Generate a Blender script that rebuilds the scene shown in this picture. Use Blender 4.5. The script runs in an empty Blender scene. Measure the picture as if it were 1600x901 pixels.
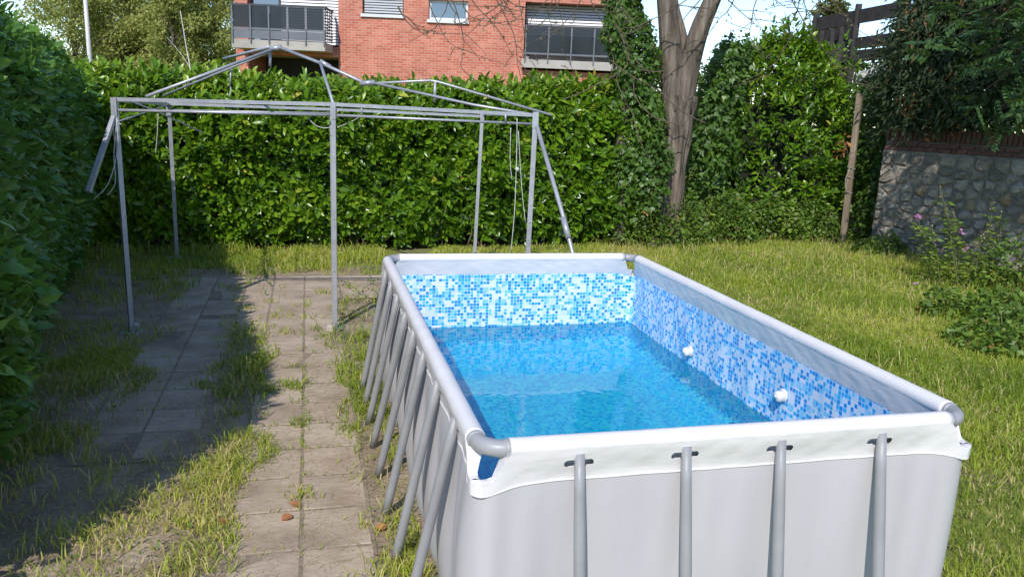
import bpy, bmesh, math
import numpy as np
from mathutils import Vector, Matrix
from mathutils.geometry import delaunay_2d_cdt

scene = bpy.context.scene
COL = scene.collection
PI = math.pi

# ------------------------------------------------------------------ camera
FOC = 1250.0                       # focal length in photo pixels (1600 wide)
PITCH, ROLL, CAMH = 0.221582, 0.042585, 2.1447
cp, sp = math.cos(PITCH), math.sin(PITCH)
_f = np.array([0, cp, -sp]); _d = np.array([0, -sp, -cp]); _r = np.array([1., 0, 0])
cr, sr = math.cos(ROLL), math.sin(ROLL)
RM = np.array([cr*_r - sr*_d, sr*_r + cr*_d, _f])
CAM = np.array([0, 0, CAMH])
cam = bpy.data.cameras.new('camera')
cam.sensor_width = 36.0
cam.lens = 36.0*FOC/1600.0
cam.clip_start = 0.05
cam.clip_end = 2000
cam_o = bpy.data.objects.new('camera', cam)
COL.objects.link(cam_o)
m = Matrix(((RM[0][0], -RM[1][0], -RM[2][0], 0), (RM[0][1], -RM[1][1], -RM[2][1], 0),
            (RM[0][2], -RM[1][2], -RM[2][2], CAMH), (0, 0, 0, 1)))
cam_o.matrix_world = m
scene.camera = cam_o

# ------------------------------------------------------------------ sky, sun, exposure
SUN_EL = math.radians(40)
SUN_HEAD = math.radians(12)        # light travels forward and slightly to the right
world = bpy.data.worlds.new('World')
scene.world = world
world.use_nodes = True
wn = world.node_tree.nodes
bg = wn['Background']
sky = wn.new('ShaderNodeTexSky')
sky.sky_type = 'NISHITA'
sky.sun_disc = False
sky.sun_elevation = SUN_EL
sky.sun_rotation = SUN_HEAD + PI
sky.air_density = 0.9
sky.dust_density = 0.05
sky.ozone_density = 2.4
sky.altitude = 200
world.node_tree.links.new(sky.outputs[0], bg.inputs[0])
bg.inputs[1].default_value = 0.15
sun = bpy.data.lights.new('sun', 'SUN')
sun.energy = 3.2
sun.angle = math.radians(0.53)
sun.color = (1.0, 0.935, 0.87)
sun_o = bpy.data.objects.new('sun', sun)
COL.objects.link(sun_o)
light_dir = Vector((math.sin(SUN_HEAD)*math.cos(SUN_EL), math.cos(SUN_HEAD)*math.cos(SUN_EL), -math.sin(SUN_EL)))
sun_o.rotation_euler = light_dir.to_track_quat('-Z', 'Y').to_euler()
scene.view_settings.view_transform = 'Standard'
scene.view_settings.look = 'None'
scene.view_settings.exposure = 0.53
scene.view_settings.gamma = 1.0
scene.view_settings.use_curve_mapping = False
scene.cycles.max_bounces = 10
scene.cycles.transmission_bounces = 8
scene.cycles.transparent_max_bounces = 16
scene.cycles.caustics_refractive = True
scene.cycles.caustics_reflective = False
sun.cycles.is_caustics_light = True

# ------------------------------------------------------------------ helpers
def ray(x, y):
    return RM.T @ np.array([(x-800)/FOC, (y-450.5)/FOC, 1.0])
def G(x, y, z=0.0):                # ground point seen at a photo pixel
    d = ray(x, y); return d*((z-CAMH)/d[2]) + CAM
def P(x, y, Y):                    # point at depth Y seen at a photo pixel
    d = ray(x, y); return d*(Y/d[1]) + CAM
def project(p):
    q = (np.asarray(p) - CAM) @ RM.T
    return np.stack([800 + FOC*q[..., 0]/q[..., 2], 450.5 + FOC*q[..., 1]/q[..., 2], q[..., 2]], -1)

def norm(a):
    a = np.asarray(a, float)
    return a/np.maximum(np.linalg.norm(a, axis=-1, keepdims=True), 1e-9)

_lat = np.random.default_rng(99).random((64, 64, 64))
def vnoise(p, scale=1.0):
    p = np.asarray(p, float)*scale + 17.3
    if p.shape[-1] == 2: p = np.concatenate([p, np.zeros(p.shape[:-1]+(1,))], -1)
    i = np.floor(p).astype(int); f = p-i; f = f*f*(3-2*f)
    out = 0
    for a in (0, 1):
        for b in (0, 1):
            for c in (0, 1):
                w = (f[..., 0] if a else 1-f[..., 0])*(f[..., 1] if b else 1-f[..., 1])*(f[..., 2] if c else 1-f[..., 2])
                out = out + w*_lat[(i[..., 0]+a) % 64, (i[..., 1]+b) % 64, (i[..., 2]+c) % 64]
    return out

def link(o, parent=None):
    COL.objects.link(o)
    if parent is not None: o.parent = parent
    return o
def tag(o, label=None, cat=None, group=None, kind=None):
    if label: o['label'] = label
    if cat: o['category'] = cat
    if group: o['group'] = group
    if kind: o['kind'] = kind
    return o
def empty(name, loc, label, cat, group=None, rz=0.0):
    o = bpy.data.objects.new(name, None); COL.objects.link(o)
    o.empty_display_size = 0.2
    o.location = loc; o.rotation_euler = (0, 0, rz)
    return tag(o, label, cat, group)

def np_mesh(name, verts, faces, material, parent=None, tint=None, smooth=False, uv=None, sub=None):
    """verts (N,3); faces: list of int arrays (M,k); positions are relative to the parent's location"""
    verts = np.asarray(verts, np.float32)
    me = bpy.data.meshes.new(name)
    loops = []; starts = []; n = 0
    for fa in faces:
        fa = np.asarray(fa, np.int32)
        if len(fa) == 0: continue
        k = fa.shape[1]
        loops.append(fa.ravel()); starts.append(n + np.arange(len(fa))*k); n += fa.size
    loops = np.concatenate(loops).astype(np.int32); starts = np.concatenate(starts).astype(np.int32)
    me.vertices.add(len(verts)); me.vertices.foreach_set('co', verts.ravel())
    me.loops.add(len(loops)); me.loops.foreach_set('vertex_index', loops)
    me.polygons.add(len(starts)); me.polygons.foreach_set('loop_start', starts)
    me.update(calc_edges=True)
    me.polygons.foreach_set('use_smooth', np.full(len(starts), bool(smooth)))
    if tint is not None:
        at = me.color_attributes.new('tint', 'FLOAT_COLOR', 'POINT')
        t = np.ones((len(verts), 4), np.float32); t[:, :tint.shape[1]] = tint
        at.data.foreach_set('color', t.ravel())
    if uv is not None:
        l = me.uv_layers.new(name='UVMap')
        l.data.foreach_set('uv', np.asarray(uv, np.float32)[loops].ravel())
    me.validate()
    if material is not None: me.materials.append(material)
    o = bpy.data.objects.new(name, me)
    return link(o, parent)

class MB:
    """collects simple shapes into one mesh"""
    def __init__(s): s.v = []; s.f4 = []; s.f3 = []; s.n = 0
    def raw(s, v, f4=None, f3=None):
        v = np.asarray(v, float)
        if f4 is not None and len(f4): s.f4.append(np.asarray(f4) + s.n)
        if f3 is not None and len(f3): s.f3.append(np.asarray(f3) + s.n)
        s.v.append(v); s.n += len(v); return s
    def box(s, c, size, rot=None, bevel=0.0):
        sx, sy, sz = [q/2 for q in size]
        if bevel <= 0:
            v = np.array([[a*sx, b*sy, d*sz] for a in (-1, 1) for b in (-1, 1) for d in (-1, 1)])
            f = [[0, 1, 3, 2], [4, 6, 7, 5], [0, 4, 5, 1], [2, 3, 7, 6], [0, 2, 6, 4], [1, 5, 7, 3]]
            f3 = None
        else:
            b = bevel; v = []
            for a in (-1, 1):
                for d in (-1, 1):
                    for e in (-1, 1):
                        v += [[a*sx, d*(sy-b), e*(sz-b)], [a*(sx-b), d*sy, e*(sz-b)], [a*(sx-b), d*(sy-b), e*sz]]
            bm = bmesh.new()
            for q in v: bm.verts.new(q)
            r = bmesh.ops.convex_hull(bm, input=bm.verts)
            bmesh.ops.dissolve_limit(bm, angle_limit=0.02, verts=bm.verts, edges=bm.edges)
            bm.verts.index_update()
            v = np.array([x.co[:] for x in bm.verts])
            f = [[x.index for x in q.verts] for q in bm.faces if len(q.verts) == 4]
            f3 = [[x.index for x in q.verts] for q in bm.faces if len(q.verts) == 3]
            bm.free()
        if rot is not None: v = v @ np.array(rot).T
        return s.raw(v + np.asarray(c, float), f, f3)
    def bar(s, a, b, w, d=None, up=(0, 0, 1)):
        """square bar from a to b"""
        a = np.asarray(a, float); b = np.asarray(b, float); d = d or w
        z = norm(b-a); x = np.cross(up, z)
        if np.linalg.norm(x) < 1e-3: x = np.cross((1, 0, 0), z)
        x = norm(x); y = np.cross(z, x)
        return s.box((a+b)/2, (w, d, np.linalg.norm(b-a)), np.stack([x, y, z], 1))
    def tube(s, pts, r, n=8, cap=True):
        pts = np.asarray(pts, float); k = len(pts)
        r = np.broadcast_to(np.asarray(r, float), (k,))
        t = np.gradient(pts, axis=0); t = norm(t)
        ref = np.array([0, 0, 1.0]) if abs(t[0][2]) < .9 else np.array([1.0, 0, 0])
        x = norm(np.cross(ref, t[0])); V = []
        ang = np.arange(n)*2*PI/n
        for i in range(k):
            x = norm(x - t[i]*np.dot(x, t[i])); y = np.cross(t[i], x)
            V.append(pts[i] + r[i]*(np.cos(ang)[:, None]*x + np.sin(ang)[:, None]*y))
        V = np.concatenate(V)
        i = np.arange(k-1)[:, None]*n; j = np.arange(n)[None]; j2 = (j+1) % n
        f4 = np.stack([i+j, i+j2, i+n+j2, i+n+j], -1).reshape(-1, 4)
        f3 = []
        if cap:
            V = np.concatenate([V, pts[:1], pts[-1:]]); c0 = k*n
            f3 = [[c0, (q+1) % n, q] for q in range(n)] + [[c0+1, (k-1)*n+q, (k-1)*n+(q+1) % n] for q in range(n)]
        return s.raw(V, f4, f3)
    def build(s, name, material, parent=None, smooth=False, tint=None):
        F = []
        if s.f4: F.append(np.concatenate(s.f4))
        if s.f3: F.append(np.concatenate(s.f3))
        v = np.concatenate(s.v)
        return np_mesh(name, v, F, material, parent, smooth=smooth, tint=None if tint is None else np.tile(tint, (len(v), 1)))

def smooth_path(pts, n=6):
    pts = np.asarray(pts, float); out = []
    q = np.vstack([2*pts[0]-pts[1], pts, 2*pts[-1]-pts[-2]])
    for i in range(1, len(q)-2):
        for t in np.arange(n)/n:
            a, b, c, d = q[i-1], q[i], q[i+1], q[i+2]
            out.append(.5*((2*b) + (-a+c)*t + (2*a-5*b+4*c-d)*t*t + (-a+3*b-3*c+d)*t**3))
    out.append(pts[-1])
    return np.array(out)

# ------------------------------------------------------------------ materials
def new_mat(name):
    mt = bpy.data.materials.new(name); mt.use_nodes = True
    nt = mt.node_tree
    return mt, nt, nt.nodes['Principled BSDF'], nt.nodes.new, nt.links.new
def ramp(nt, stops, interp='LINEAR'):
    r = nt.nodes.new('ShaderNodeValToRGB'); e = r.color_ramp; e.interpolation = interp
    while len(e.elements) < len(stops): e.elements.new(0.5)
    for q, (p, c) in zip(e.elements, stops): q.position = p; q.color = (*c, 1)
    return r
def noisy(name, stops, scale=3.0, rough=0.7, bump=0.0, bscale=None, detail=6, metallic=0.0, spec=0.5, stretch=None, coord='Object', bdist=0.02, vary=0.0):
    mt, nt, b, N, L = new_mat(name)
    src = N('ShaderNodeNewGeometry').outputs['Position'] if coord == 'Position' else N('ShaderNodeTexCoord').outputs[coord]
    if stretch:
        mp = N('ShaderNodeMapping'); mp.inputs['Scale'].default_value = stretch; L(src, mp.inputs[0]); src = mp.outputs[0]
    nz = N('ShaderNodeTexNoise'); nz.inputs['Scale'].default_value = scale; nz.inputs['Detail'].default_value = detail
    nz.inputs['Roughness'].default_value = 0.62
    L(src, nz.inputs['Vector'])
    r = ramp(nt, stops); L(nz.outputs['Fac'], r.inputs[0]); L(r.outputs[0], b.inputs['Base Color'])
    if vary:
        oi = N('ShaderNodeObjectInfo'); vr = ramp(nt, [(0, (1-vary, 1-vary, 1-vary)), (.5, (1, .97, .92)), (1, (1+vary*.7, 1+vary*.7, 1+vary*.75))]); L(oi.outputs['Random'], vr.inputs[0])
        mv = N('ShaderNodeMixRGB'); mv.blend_type = 'MULTIPLY'; mv.inputs[0].default_value = 1; L(r.outputs[0], mv.inputs[1]); L(vr.outputs[0], mv.inputs[2]); L(mv.outputs[0], b.inputs['Base Color'])
    b.inputs['Roughness'].default_value = rough; b.inputs['Metallic'].default_value = metallic
    b.inputs['Specular IOR Level'].default_value = spec
    if bump:
        n2 = N('ShaderNodeTexNoise'); n2.inputs['Scale'].default_value = bscale or scale*4; n2.inputs['Detail'].default_value = 8
        L(src, n2.inputs['Vector'])
        bp = N('ShaderNodeBump'); bp.inputs['Strength'].default_value = bump; bp.inputs['Distance'].default_value = bdist
        L(n2.outputs['Fac'], bp.inputs['Height']); L(bp.outputs[0], b.inputs['Normal'])
    return mt
def leaf_mat(name, stops, rough=0.4, trans=0.3, tcol=(0.25, 0.4, 0.05), spec=0.5):
    mt, nt, b, N, L = new_mat(name)
    at = N('ShaderNodeAttribute'); at.attribute_name = 'tint'
    sep = N('ShaderNodeSeparateColor'); L(at.outputs['Color'], sep.inputs[0])
    r = ramp(nt, stops); L(sep.outputs[0], r.inputs[0]); L(r.outputs[0], b.inputs['Base Color'])
    b.inputs['Roughness'].default_value = rough; b.inputs['Specular IOR Level'].default_value = spec
    tr = N('ShaderNodeBsdfTranslucent')
    mx = N('ShaderNodeMixRGB'); mx.blend_type = 'MULTIPLY'; mx.inputs[0].default_value = 0.0
    hs = N('ShaderNodeMixRGB'); hs.inputs[0].default_value = 0.5; hs.inputs[2].default_value = (*tcol, 1)
    L(r.outputs[0], hs.inputs[1]); L(hs.outputs[0], tr.inputs[0])
    ms = N('ShaderNodeMixShader'); ms.inputs[0].default_value = trans
    L(b.outputs[0], ms.inputs[1]); L(tr.outputs[0], ms.inputs[2])
    L(ms.outputs[0], nt.nodes['Material Output'].inputs[0])
    return mt

M = {}
M['laurel'] = leaf_mat('laurel_leaf', [(0, (.035, .088, .008)), (.5, (.115, .235, .011)), (.85, (.25, .38, .024)), (1, (.46, .40, .06))], 0.30, 0.30, (.36, .55, .03))
M['laurel_dark'] = leaf_mat('laurel_leaf_dark', [(0, (.045, .12, .030)), (.6, (.095, .22, .042)), (.9, (.20, .36, .05)), (1, (.28, .36, .06))], 0.28, 0.30, (.30, .52, .06))
M['bramble'] = leaf_mat('bramble_leaf', [(0, (.045, .095, .016)), (.6, (.12, .21, .026)), (.93, (.22, .31, .04)), (1, (.34, .17, .05))], 0.5, 0.33, (.35, .48, .05))
M['ivy'] = leaf_mat('ivy_leaf', [(0, (.035, .080, .014)), (.6, (.085, .175, .022)), (1, (.20, .30, .04))], 0.45, 0.3)
M['conifer'] = leaf_mat('conifer_spray', [(0, (.014, .030, .010)), (.7, (.032, .058, .016)), (.95, (.07, .08, .022)), (1, (.22, .10, .03))], 0.65, 0.15)
M['ashleaf'] = leaf_mat('ash_leaf', [(0, (.022, .058, .018)), (.7, (.05, .115, .028)), (1, (.10, .18, .05))], 0.5, 0.3)
M['woodland'] = leaf_mat('woodland_leaf', [(0, (.17, .21, .05)), (.5, (.32, .36, .09)), (.85, (.42, .43, .14)), (1, (.44, .34, .13))], 0.6, 0.38, (.55, .6, .16))
M['spruce'] = leaf_mat('spruce_needles', [(0, (.06, .07, .02)), (.6, (.11, .12, .035)), (1, (.17, .15, .05))], 0.65, 0.15)
M['grass'] = leaf_mat('grass_blade', [(0, (.15, .235, .022)), (.45, (.32, .40, .038)), (.78, (.46, .48, .075)), (.9, (.54, .46, .17)), (1, (.62, .50, .27))], 0.55, 0.33, (.6, .68, .09))
M['drygrass'] = leaf_mat('dry_blade', [(0, (.34, .26, .15)), (1, (.58, .47, .30))], 0.7, 0.2, (.5, .4, .2))
M['flower'] = leaf_mat('flower_petal', [(0, (.55, .20, .50)), (1, (.70, .38, .66))], 0.6, 0.3, (.7, .3, .6))
M['seed'] = leaf_mat('seed_head', [(0, (.35, .26, .08)), (1, (.6, .5, .25))], 0.7, 0.2, (.5, .4, .2))
M['fallen'] = leaf_mat('fallen_leaf', [(0, (.30, .10, .03)), (1, (.48, .22, .09))], 0.7, 0.2, (.5, .2, .05))
M['hedge_core'] = noisy('hedge_core', [(.3, (.008, .012, .005)), (.7, (.020, .026, .010))], 9, 0.95, 0.6, 20)  # near-black filler that keeps light out of the foliage interior
M['bark'] = noisy('bark', [(.30, (.045, .035, .027)), (.5, (.13, .105, .082)), (.72, (.27, .225, .185))], 9, 0.92, 1.0, 18, stretch=(1, 1, .14), bdist=.05)
M['twig'] = noisy('twig_bark', [(.3, (.07, .05, .035)), (.7, (.16, .12, .085))], 8, 0.85)
M['stem'] = noisy('green_stem', [(.3, (.07, .10, .03)), (.7, (.16, .17, .06))], 12, 0.7)
M['tube'] = noisy('galvanised_tube', [(.3, (.30, .31, .335)), (.7, (.43, .44, .47))], 9, 0.42, 0.08, 60, metallic=0.35)
M['leg'] = noisy('grey_painted_steel', [(.3, (.235, .24, .25)), (.7, (.29, .295, .305))], 6, 0.45, 0.06, 90)
M['elbow'] = noisy('grey_plastic', [(.3, (.27, .275, .285)), (.7, (.33, .335, .345))], 6, 0.42)
M['white_pvc'] = noisy('white_vinyl', [(.3, (.635, .62, .625)), (.7, (.705, .69, .695))], 3, 0.5, 0.35, 9, bdist=.012, stretch=(1, 1, 2.2))
M['grey_pvc'] = noisy('grey_vinyl', [(.3, (.415, .405, .42)), (.7, (.465, .455, .47))], 2.2, 0.55, 0.35, 5, bdist=.02, stretch=(1, 1, .35))
M['fitting'] = noisy('fitting_plastic', [(.3, (.62, .62, .62)), (.7, (.7, .7, .7))], 4, 0.35)
M['dark_hole'] = noisy('dark_opening', [(.3, (.01, .01, .012)), (.7, (.02, .02, .022))], 4, 0.9)
M['stake'] = noisy('weathered_wood', [(.3, (.13, .095, .065)), (.55, (.24, .185, .13)), (.75, (.34, .28, .21))], 9, 0.85, 0.6, 22, stretch=(1, 1, .12))
M['fence'] = noisy('dark_stained_wood', [(.3, (.020, .018, .018)), (.7, (.05, .045, .042))], 8, 0.8, 0.5, 18)
M['stone'] = noisy('field_stone', [(.25, (.11, .098, .082)), (.5, (.24, .215, .18)), (.75, (.36, .325, .27))], 5, 0.92, 1.0, 16, vary=.36, bdist=.04)
M['stone_tan'] = noisy('tan_field_stone', [(.25, (.14, .105, .065)), (.7, (.33, .25, .155))], 5, 0.92, 1.0, 16, vary=.25, bdist=.04)
M['mortar'] = noisy('wall_mortar', [(.3, (.115, .102, .085)), (.7, (.235, .21, .178))], 9, 0.95, 0.9, 30)
M['brick'] = noisy('dark_brick', [(.3, (.085, .040, .032)), (.7, (.15, .075, .058))], 7, 0.9, 0.5, 30)
M['slab_a'] = noisy('paving_slab_a', [(.24, (.20, .145, .10)), (.42, (.33, .255, .185)), (.58, (.43, .345, .26)), (.78, (.49, .41, .325))], 2.3, 0.92, 0.8, 30, detail=12, coord='Position', bdist=.008)
M['slab_b'] = noisy('paving_slab_b', [(.24, (.17, .125, .085)), (.42, (.30, .23, .165)), (.58, (.40, .32, .24)), (.78, (.47, .395, .315))], 2.3, 0.92, 0.8, 30, detail=12, coord='Position', bdist=.008)
M['joint'] = noisy('soil_filled_joint', [(.3, (.17, .132, .092)), (.6, (.28, .222, .162)), (.8, (.37, .305, .235))], 5, 0.95, 0.6, 30, coord='Position')
M['twine'] = noisy('twine', [(.3, (.16, .15, .12)), (.7, (.32, .30, .26))], 20, 0.9)
M['string'] = noisy('pale_string', [(.3, (.42, .43, .42)), (.7, (.6, .6, .58))], 20, 0.8)
M['concrete'] = noisy('concrete', [(.3, (.30, .28, .255)), (.7, (.46, .43, .39))], 1.2, 0.9, 0.3, 12)
M['rail'] = noisy('balcony_steel', [(.3, (.03, .033, .04)), (.7, (.05, .054, .065))], 4, 0.45)
M['plinth'] = noisy('balcony_panel', [(.3, (.10, .112, .135)), (.7, (.15, .165, .19))], 2, 0.6)
M['blind'] = noisy('blind_slat', [(.3, (.56, .57, .60)), (.7, (.66, .67, .69))], 2, 0.45)
M['blind_grey'] = noisy('grey_blind_slat', [(.3, (.19, .22, .26)), (.7, (.26, .29, .33))], 2, 0.45)
M['sill'] = noisy('window_sill', [(.3, (.52, .54, .56)), (.7, (.64, .66, .68))], 2, 0.5)
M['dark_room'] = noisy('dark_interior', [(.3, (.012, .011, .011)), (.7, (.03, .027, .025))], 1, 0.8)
M['pole'] = noisy('lamp_pole', [(.3, (.50, .50, .50)), (.7, (.62, .62, .60))], 2, 0.5)
M['roof'] = noisy('flat_roof_edge', [(.3, (.10, .10, .11)), (.7, (.15, .15, .16))], 2, 0.7)

def glass_mat():
    mt, nt, b, N, L = new_mat('window_glass')
    b.inputs['Base Color'].default_value = (.02, .035, .06, 1); b.inputs['Roughness'].default_value = 0.04
    b.inputs['Specular IOR Level'].default_value = 1.0; b.inputs['IOR'].default_value = 1.9
    return mt
M['glass'] = glass_mat()
def smoked():
    mt, nt, b, N, L = new_mat('smoked_panel')
    b.inputs['Base Color'].default_value = (.02, .022, .026, 1); b.inputs['Roughness'].default_value = 0.12
    tr = N('ShaderNodeBsdfTransparent'); tr.inputs[0].default_value = (.42, .44, .48, 1)
    ms = N('ShaderNodeMixShader'); ms.inputs[0].default_value = 0.32
    L(b.outputs[0], ms.inputs[1]); L(tr.outputs[0], ms.inputs[2]); L(ms.outputs[0], nt.nodes['Material Output'].inputs[0])
    return mt
M['smoked'] = smoked()

def brick_mat():
    mt, nt, b, N, L = new_mat('red_brickwork')
    tc = N('ShaderNodeTexCoord'); mp = N('ShaderNodeMapping'); mp.inputs['Rotation'].default_value = (PI/2, 0, 0)
    L(tc.outputs['Object'], mp.inputs[0])
    br = N('ShaderNodeTexBrick'); br.inputs['Scale'].default_value = 1.0
    br.inputs['Brick Width'].default_value = 0.21; br.inputs['Row Height'].default_value = 0.072
    br.inputs['Mortar Size'].default_value = 0.007; br.inputs['Bias'].default_value = -0.2
    br.inputs['Color1'].default_value = (.47, .125, .075, 1); br.inputs['Color2'].default_value = (.60, .225, .15, 1)
    br.inputs['Mortar'].default_value = (.54, .36, .29, 1)
    L(mp.outputs[0], br.inputs['Vector'])
    nz = N('ShaderNodeTexNoise'); nz.inputs['Scale'].default_value = 0.9; nz.inputs['Detail'].default_value = 8; nz.inputs['Roughness'].default_value = .7
    L(tc.outputs['Object'], nz.inputs['Vector'])
    r = ramp(nt, [(.38, (.80, .80, .80)), (.58, (1, 1, 1)), (.72, (1.18, 1.22, 1.25))]); L(nz.outputs['Fac'], r.inputs[0])
    mx = N('ShaderNodeMixRGB'); mx.blend_type = 'MULTIPLY'; mx.inputs[0].default_value = 1
    L(br.outputs['Color'], mx.inputs[1]); L(r.outputs[0], mx.inputs[2]); L(mx.outputs[0], b.inputs['Base Color'])
    b.inputs['Roughness'].default_value = 0.9
    bp = N('ShaderNodeBump'); bp.inputs['Strength'].default_value = .6; bp.inputs['Distance'].default_value = .01; bp.invert = True
    L(br.outputs['Fac'], bp.inputs['Height']); L(bp.outputs[0], b.inputs['Normal'])
    return mt
M['brickwork'] = brick_mat()

def mosaic_mat(name='mosaic_liner', pale=0.0):
    mt, nt, b, N, L = new_mat(name)
    uv = N('ShaderNodeUVMap'); uv.uv_map = 'UVMap'
    def cells(size, off):
        mp = N('ShaderNodeMapping'); mp.inputs['Scale'].default_value = (1/size, 1/size, 1); mp.inputs['Location'].default_value = (off, off*1.7, 0)
        L(uv.outputs[0], mp.inputs[0])
        fl = N('ShaderNodeVectorMath'); fl.operation = 'FLOOR'; L(mp.outputs[0], fl.inputs[0])
        wn_ = N('ShaderNodeTexWhiteNoise'); wn_.noise_dimensions = '2D'; L(fl.outputs[0], wn_.inputs['Vector'])
        fr = N('ShaderNodeVectorMath'); fr.operation = 'FRACTION'; L(mp.outputs[0], fr.inputs[0])
        sx = N('ShaderNodeSeparateXYZ'); L(fr.outputs[0], sx.inputs[0])
        def edge(o):
            a = N('ShaderNodeMath'); a.operation = 'SUBTRACT'; L(o, a.inputs[0]); a.inputs[1].default_value = .5
            c = N('ShaderNodeMath'); c.operation = 'ABSOLUTE'; L(a.outputs[0], c.inputs[0]); return c.outputs[0]
        mx = N('ShaderNodeMath'); mx.operation = 'MAXIMUM'; L(edge(sx.outputs[0]), mx.inputs[0]); L(edge(sx.outputs[1]), mx.inputs[1])
        gr = N('ShaderNodeMath'); gr.operation = 'LESS_THAN'; L(mx.outputs[0], gr.inputs[0]); gr.inputs[1].default_value = .43
        return wn_.outputs['Value'], gr.outputs[0]
    v1, g1 = cells(0.050, 0.31)
    v2, g2 = cells(0.025, 0.77)
    big = ramp(nt, [(0, (.54, .68, .86)), (.30, (.54, .68, .86)), (.31, (.30, .59, .86)), (.55, (.30, .59, .86)), (.56, (.66, .74, .85))], 'CONSTANT')
    L(v1, big.inputs[0])
    small = ramp(nt, [(0, (.006, .25, .71)), (.20, (.025, .40, .83)), (.38, (.17, .56, .87)), (.54, (1, 1, 1))], 'CONSTANT')
    L(v2, small.inputs[0])
    lt = N('ShaderNodeMath'); lt.operation = 'LESS_THAN'; L(v2, lt.inputs[0]); lt.inputs[1].default_value = .54
    ml = N('ShaderNodeMath'); ml.operation = 'MULTIPLY'; L(lt.outputs[0], ml.inputs[0]); L(g2, ml.inputs[1])
    mixg = N('ShaderNodeMixRGB'); mixg.inputs[1].default_value = (.64, .72, .86, 1); L(g1, mixg.inputs[0]); L(big.outputs[0], mixg.inputs[2])
    mix = N('ShaderNodeMixRGB'); L(ml.outputs[0], mix.inputs[0]); L(mixg.outputs[0], mix.inputs[1]); L(small.outputs[0], mix.inputs[2])
    fade = N('ShaderNodeMixRGB'); fade.inputs[0].default_value = pale; fade.inputs[2].default_value = (.34, .68, .94, 1)
    L(mix.outputs[0], fade.inputs[1]); L(fade.outputs[0], b.inputs['Base Color'])
    b.inputs['Roughness'].default_value = 0.38
    nz = N('ShaderNodeTexNoise'); nz.inputs['Scale'].default_value = 5; L(uv.outputs[0], nz.inputs['Vector'])
    bp = N('ShaderNodeBump'); bp.inputs['Strength'].default_value = .25; bp.inputs['Distance'].default_value = .015
    L(nz.outputs['Fac'], bp.inputs['Height']); L(bp.outputs[0], b.inputs['Normal'])
    return mt
M['mosaic'] = mosaic_mat()
M['mosaic_floor'] = mosaic_mat('mosaic_floor_print', .45)

def water_mat():
    mt, nt, b, N, L = new_mat('pool_water')
    b.inputs['Base Color'].default_value = (.07, .90, 1.0, 1)
    b.inputs['Transmission Weight'].default_value = 1.0
    b.inputs['Roughness'].default_value = 0.0
    b.inputs['IOR'].default_value = 1.33
    tc = N('ShaderNodeTexCoord')
    nz = N('ShaderNodeTexNoise'); nz.inputs['Scale'].default_value = 3.2; nz.inputs['Detail'].default_value = 3; nz.inputs['Distortion'].default_value = .4
    L(tc.outputs['Object'], nz.inputs['Vector'])
    bp = N('ShaderNodeBump'); bp.inputs['Strength'].default_value = .4; bp.inputs['Distance'].default_value = .010
    L(nz.outputs['Fac'], bp.inputs['Height']); L(bp.outputs[0], b.inputs['Normal'])
    return mt
M['water'] = water_mat()

def ground_mat():
    mt, nt, b, N, L = new_mat('garden_soil')
    tc = N('ShaderNodeTexCoord')
    def nz(s, d=8):
        n = N('ShaderNodeTexNoise'); n.inputs['Scale'].default_value = s; n.inputs['Detail'].default_value = d; n.inputs['Roughness'].default_value = .65
        L(tc.outputs['Object'], n.inputs['Vector']); return n
    a = ramp(nt, [(.3, (.10, .075, .05)), (.55, (.21, .165, .115)), (.75, (.30, .245, .175))]); L(nz(5).outputs['Fac'], a.inputs[0])
    g = ramp(nt, [(.3, (.14, .165, .025)), (.7, (.25, .265, .045))]); L(nz(9).outputs['Fac'], g.inputs[0])
    k = ramp(nt, [(.30, (0, 0, 0)), (.48, (1, 1, 1))]); L(nz(1.4, 5).outputs['Fac'], k.inputs[0])
    mx = N('ShaderNodeMixRGB'); L(k.outputs[0], mx.inputs[0]); L(a.outputs[0], mx.inputs[1]); L(g.outputs[0], mx.inputs[2])
    L(mx.outputs[0], b.inputs['Base Color']); b.inputs['Roughness'].default_value = .95
    bp = N('ShaderNodeBump'); bp.inputs['Strength'].default_value = .8; bp.inputs['Distance'].default_value = .03
    L(nz(22).outputs['Fac'], bp.inputs['Height']); L(bp.outputs[0], b.inputs['Normal'])
    return mt
M['ground'] = ground_mat()

# ------------------------------------------------------------------ leaf clouds
T_LAUREL = (np.array([[0, 0, 0], [.36, 0, -.035], [.72, 0, -.09], [1, 0, -.20],
                      [.30, .5, .045], [.70, .42, -.02], [.30, -.5, .045], [.70, -.42, -.02]]),
            [[1, 2, 5, 4], [2, 1, 6, 7]], [[0, 1, 4], [1, 0, 6], [2, 3, 5], [3, 2, 7]])
T_SIMPLE = (np.array([[0, 0, 0], [.5, 0, -.04], [1, 0, -.14], [.42, .5, .03], [.42, -.5, .03]]),
            [], [[0, 1, 3], [1, 2, 3], [1, 0, 4], [2, 1, 4]])
T_IVY = (np.array([[0, 0, 0], [.1, .42, .03], [.38, .5, .0], [.55, .22, .02], [1, 0, -.08], [.55, -.22, .02], [.38, -.5, 0], [.1, -.42, .03], [.4, 0, -.03]]),
         [], [[0, 8, 1], [1, 8, 2], [2, 8, 3], [3, 8, 4], [4, 8, 5], [5, 8, 6], [6, 8, 7], [7, 8, 0]])
T_QUAD = (np.array([[0, 0, 0], [.5, .5, .06], [1, 0, -.1], [.5, -.5, .06]]), [[0, 3, 2, 1]], [])

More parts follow.
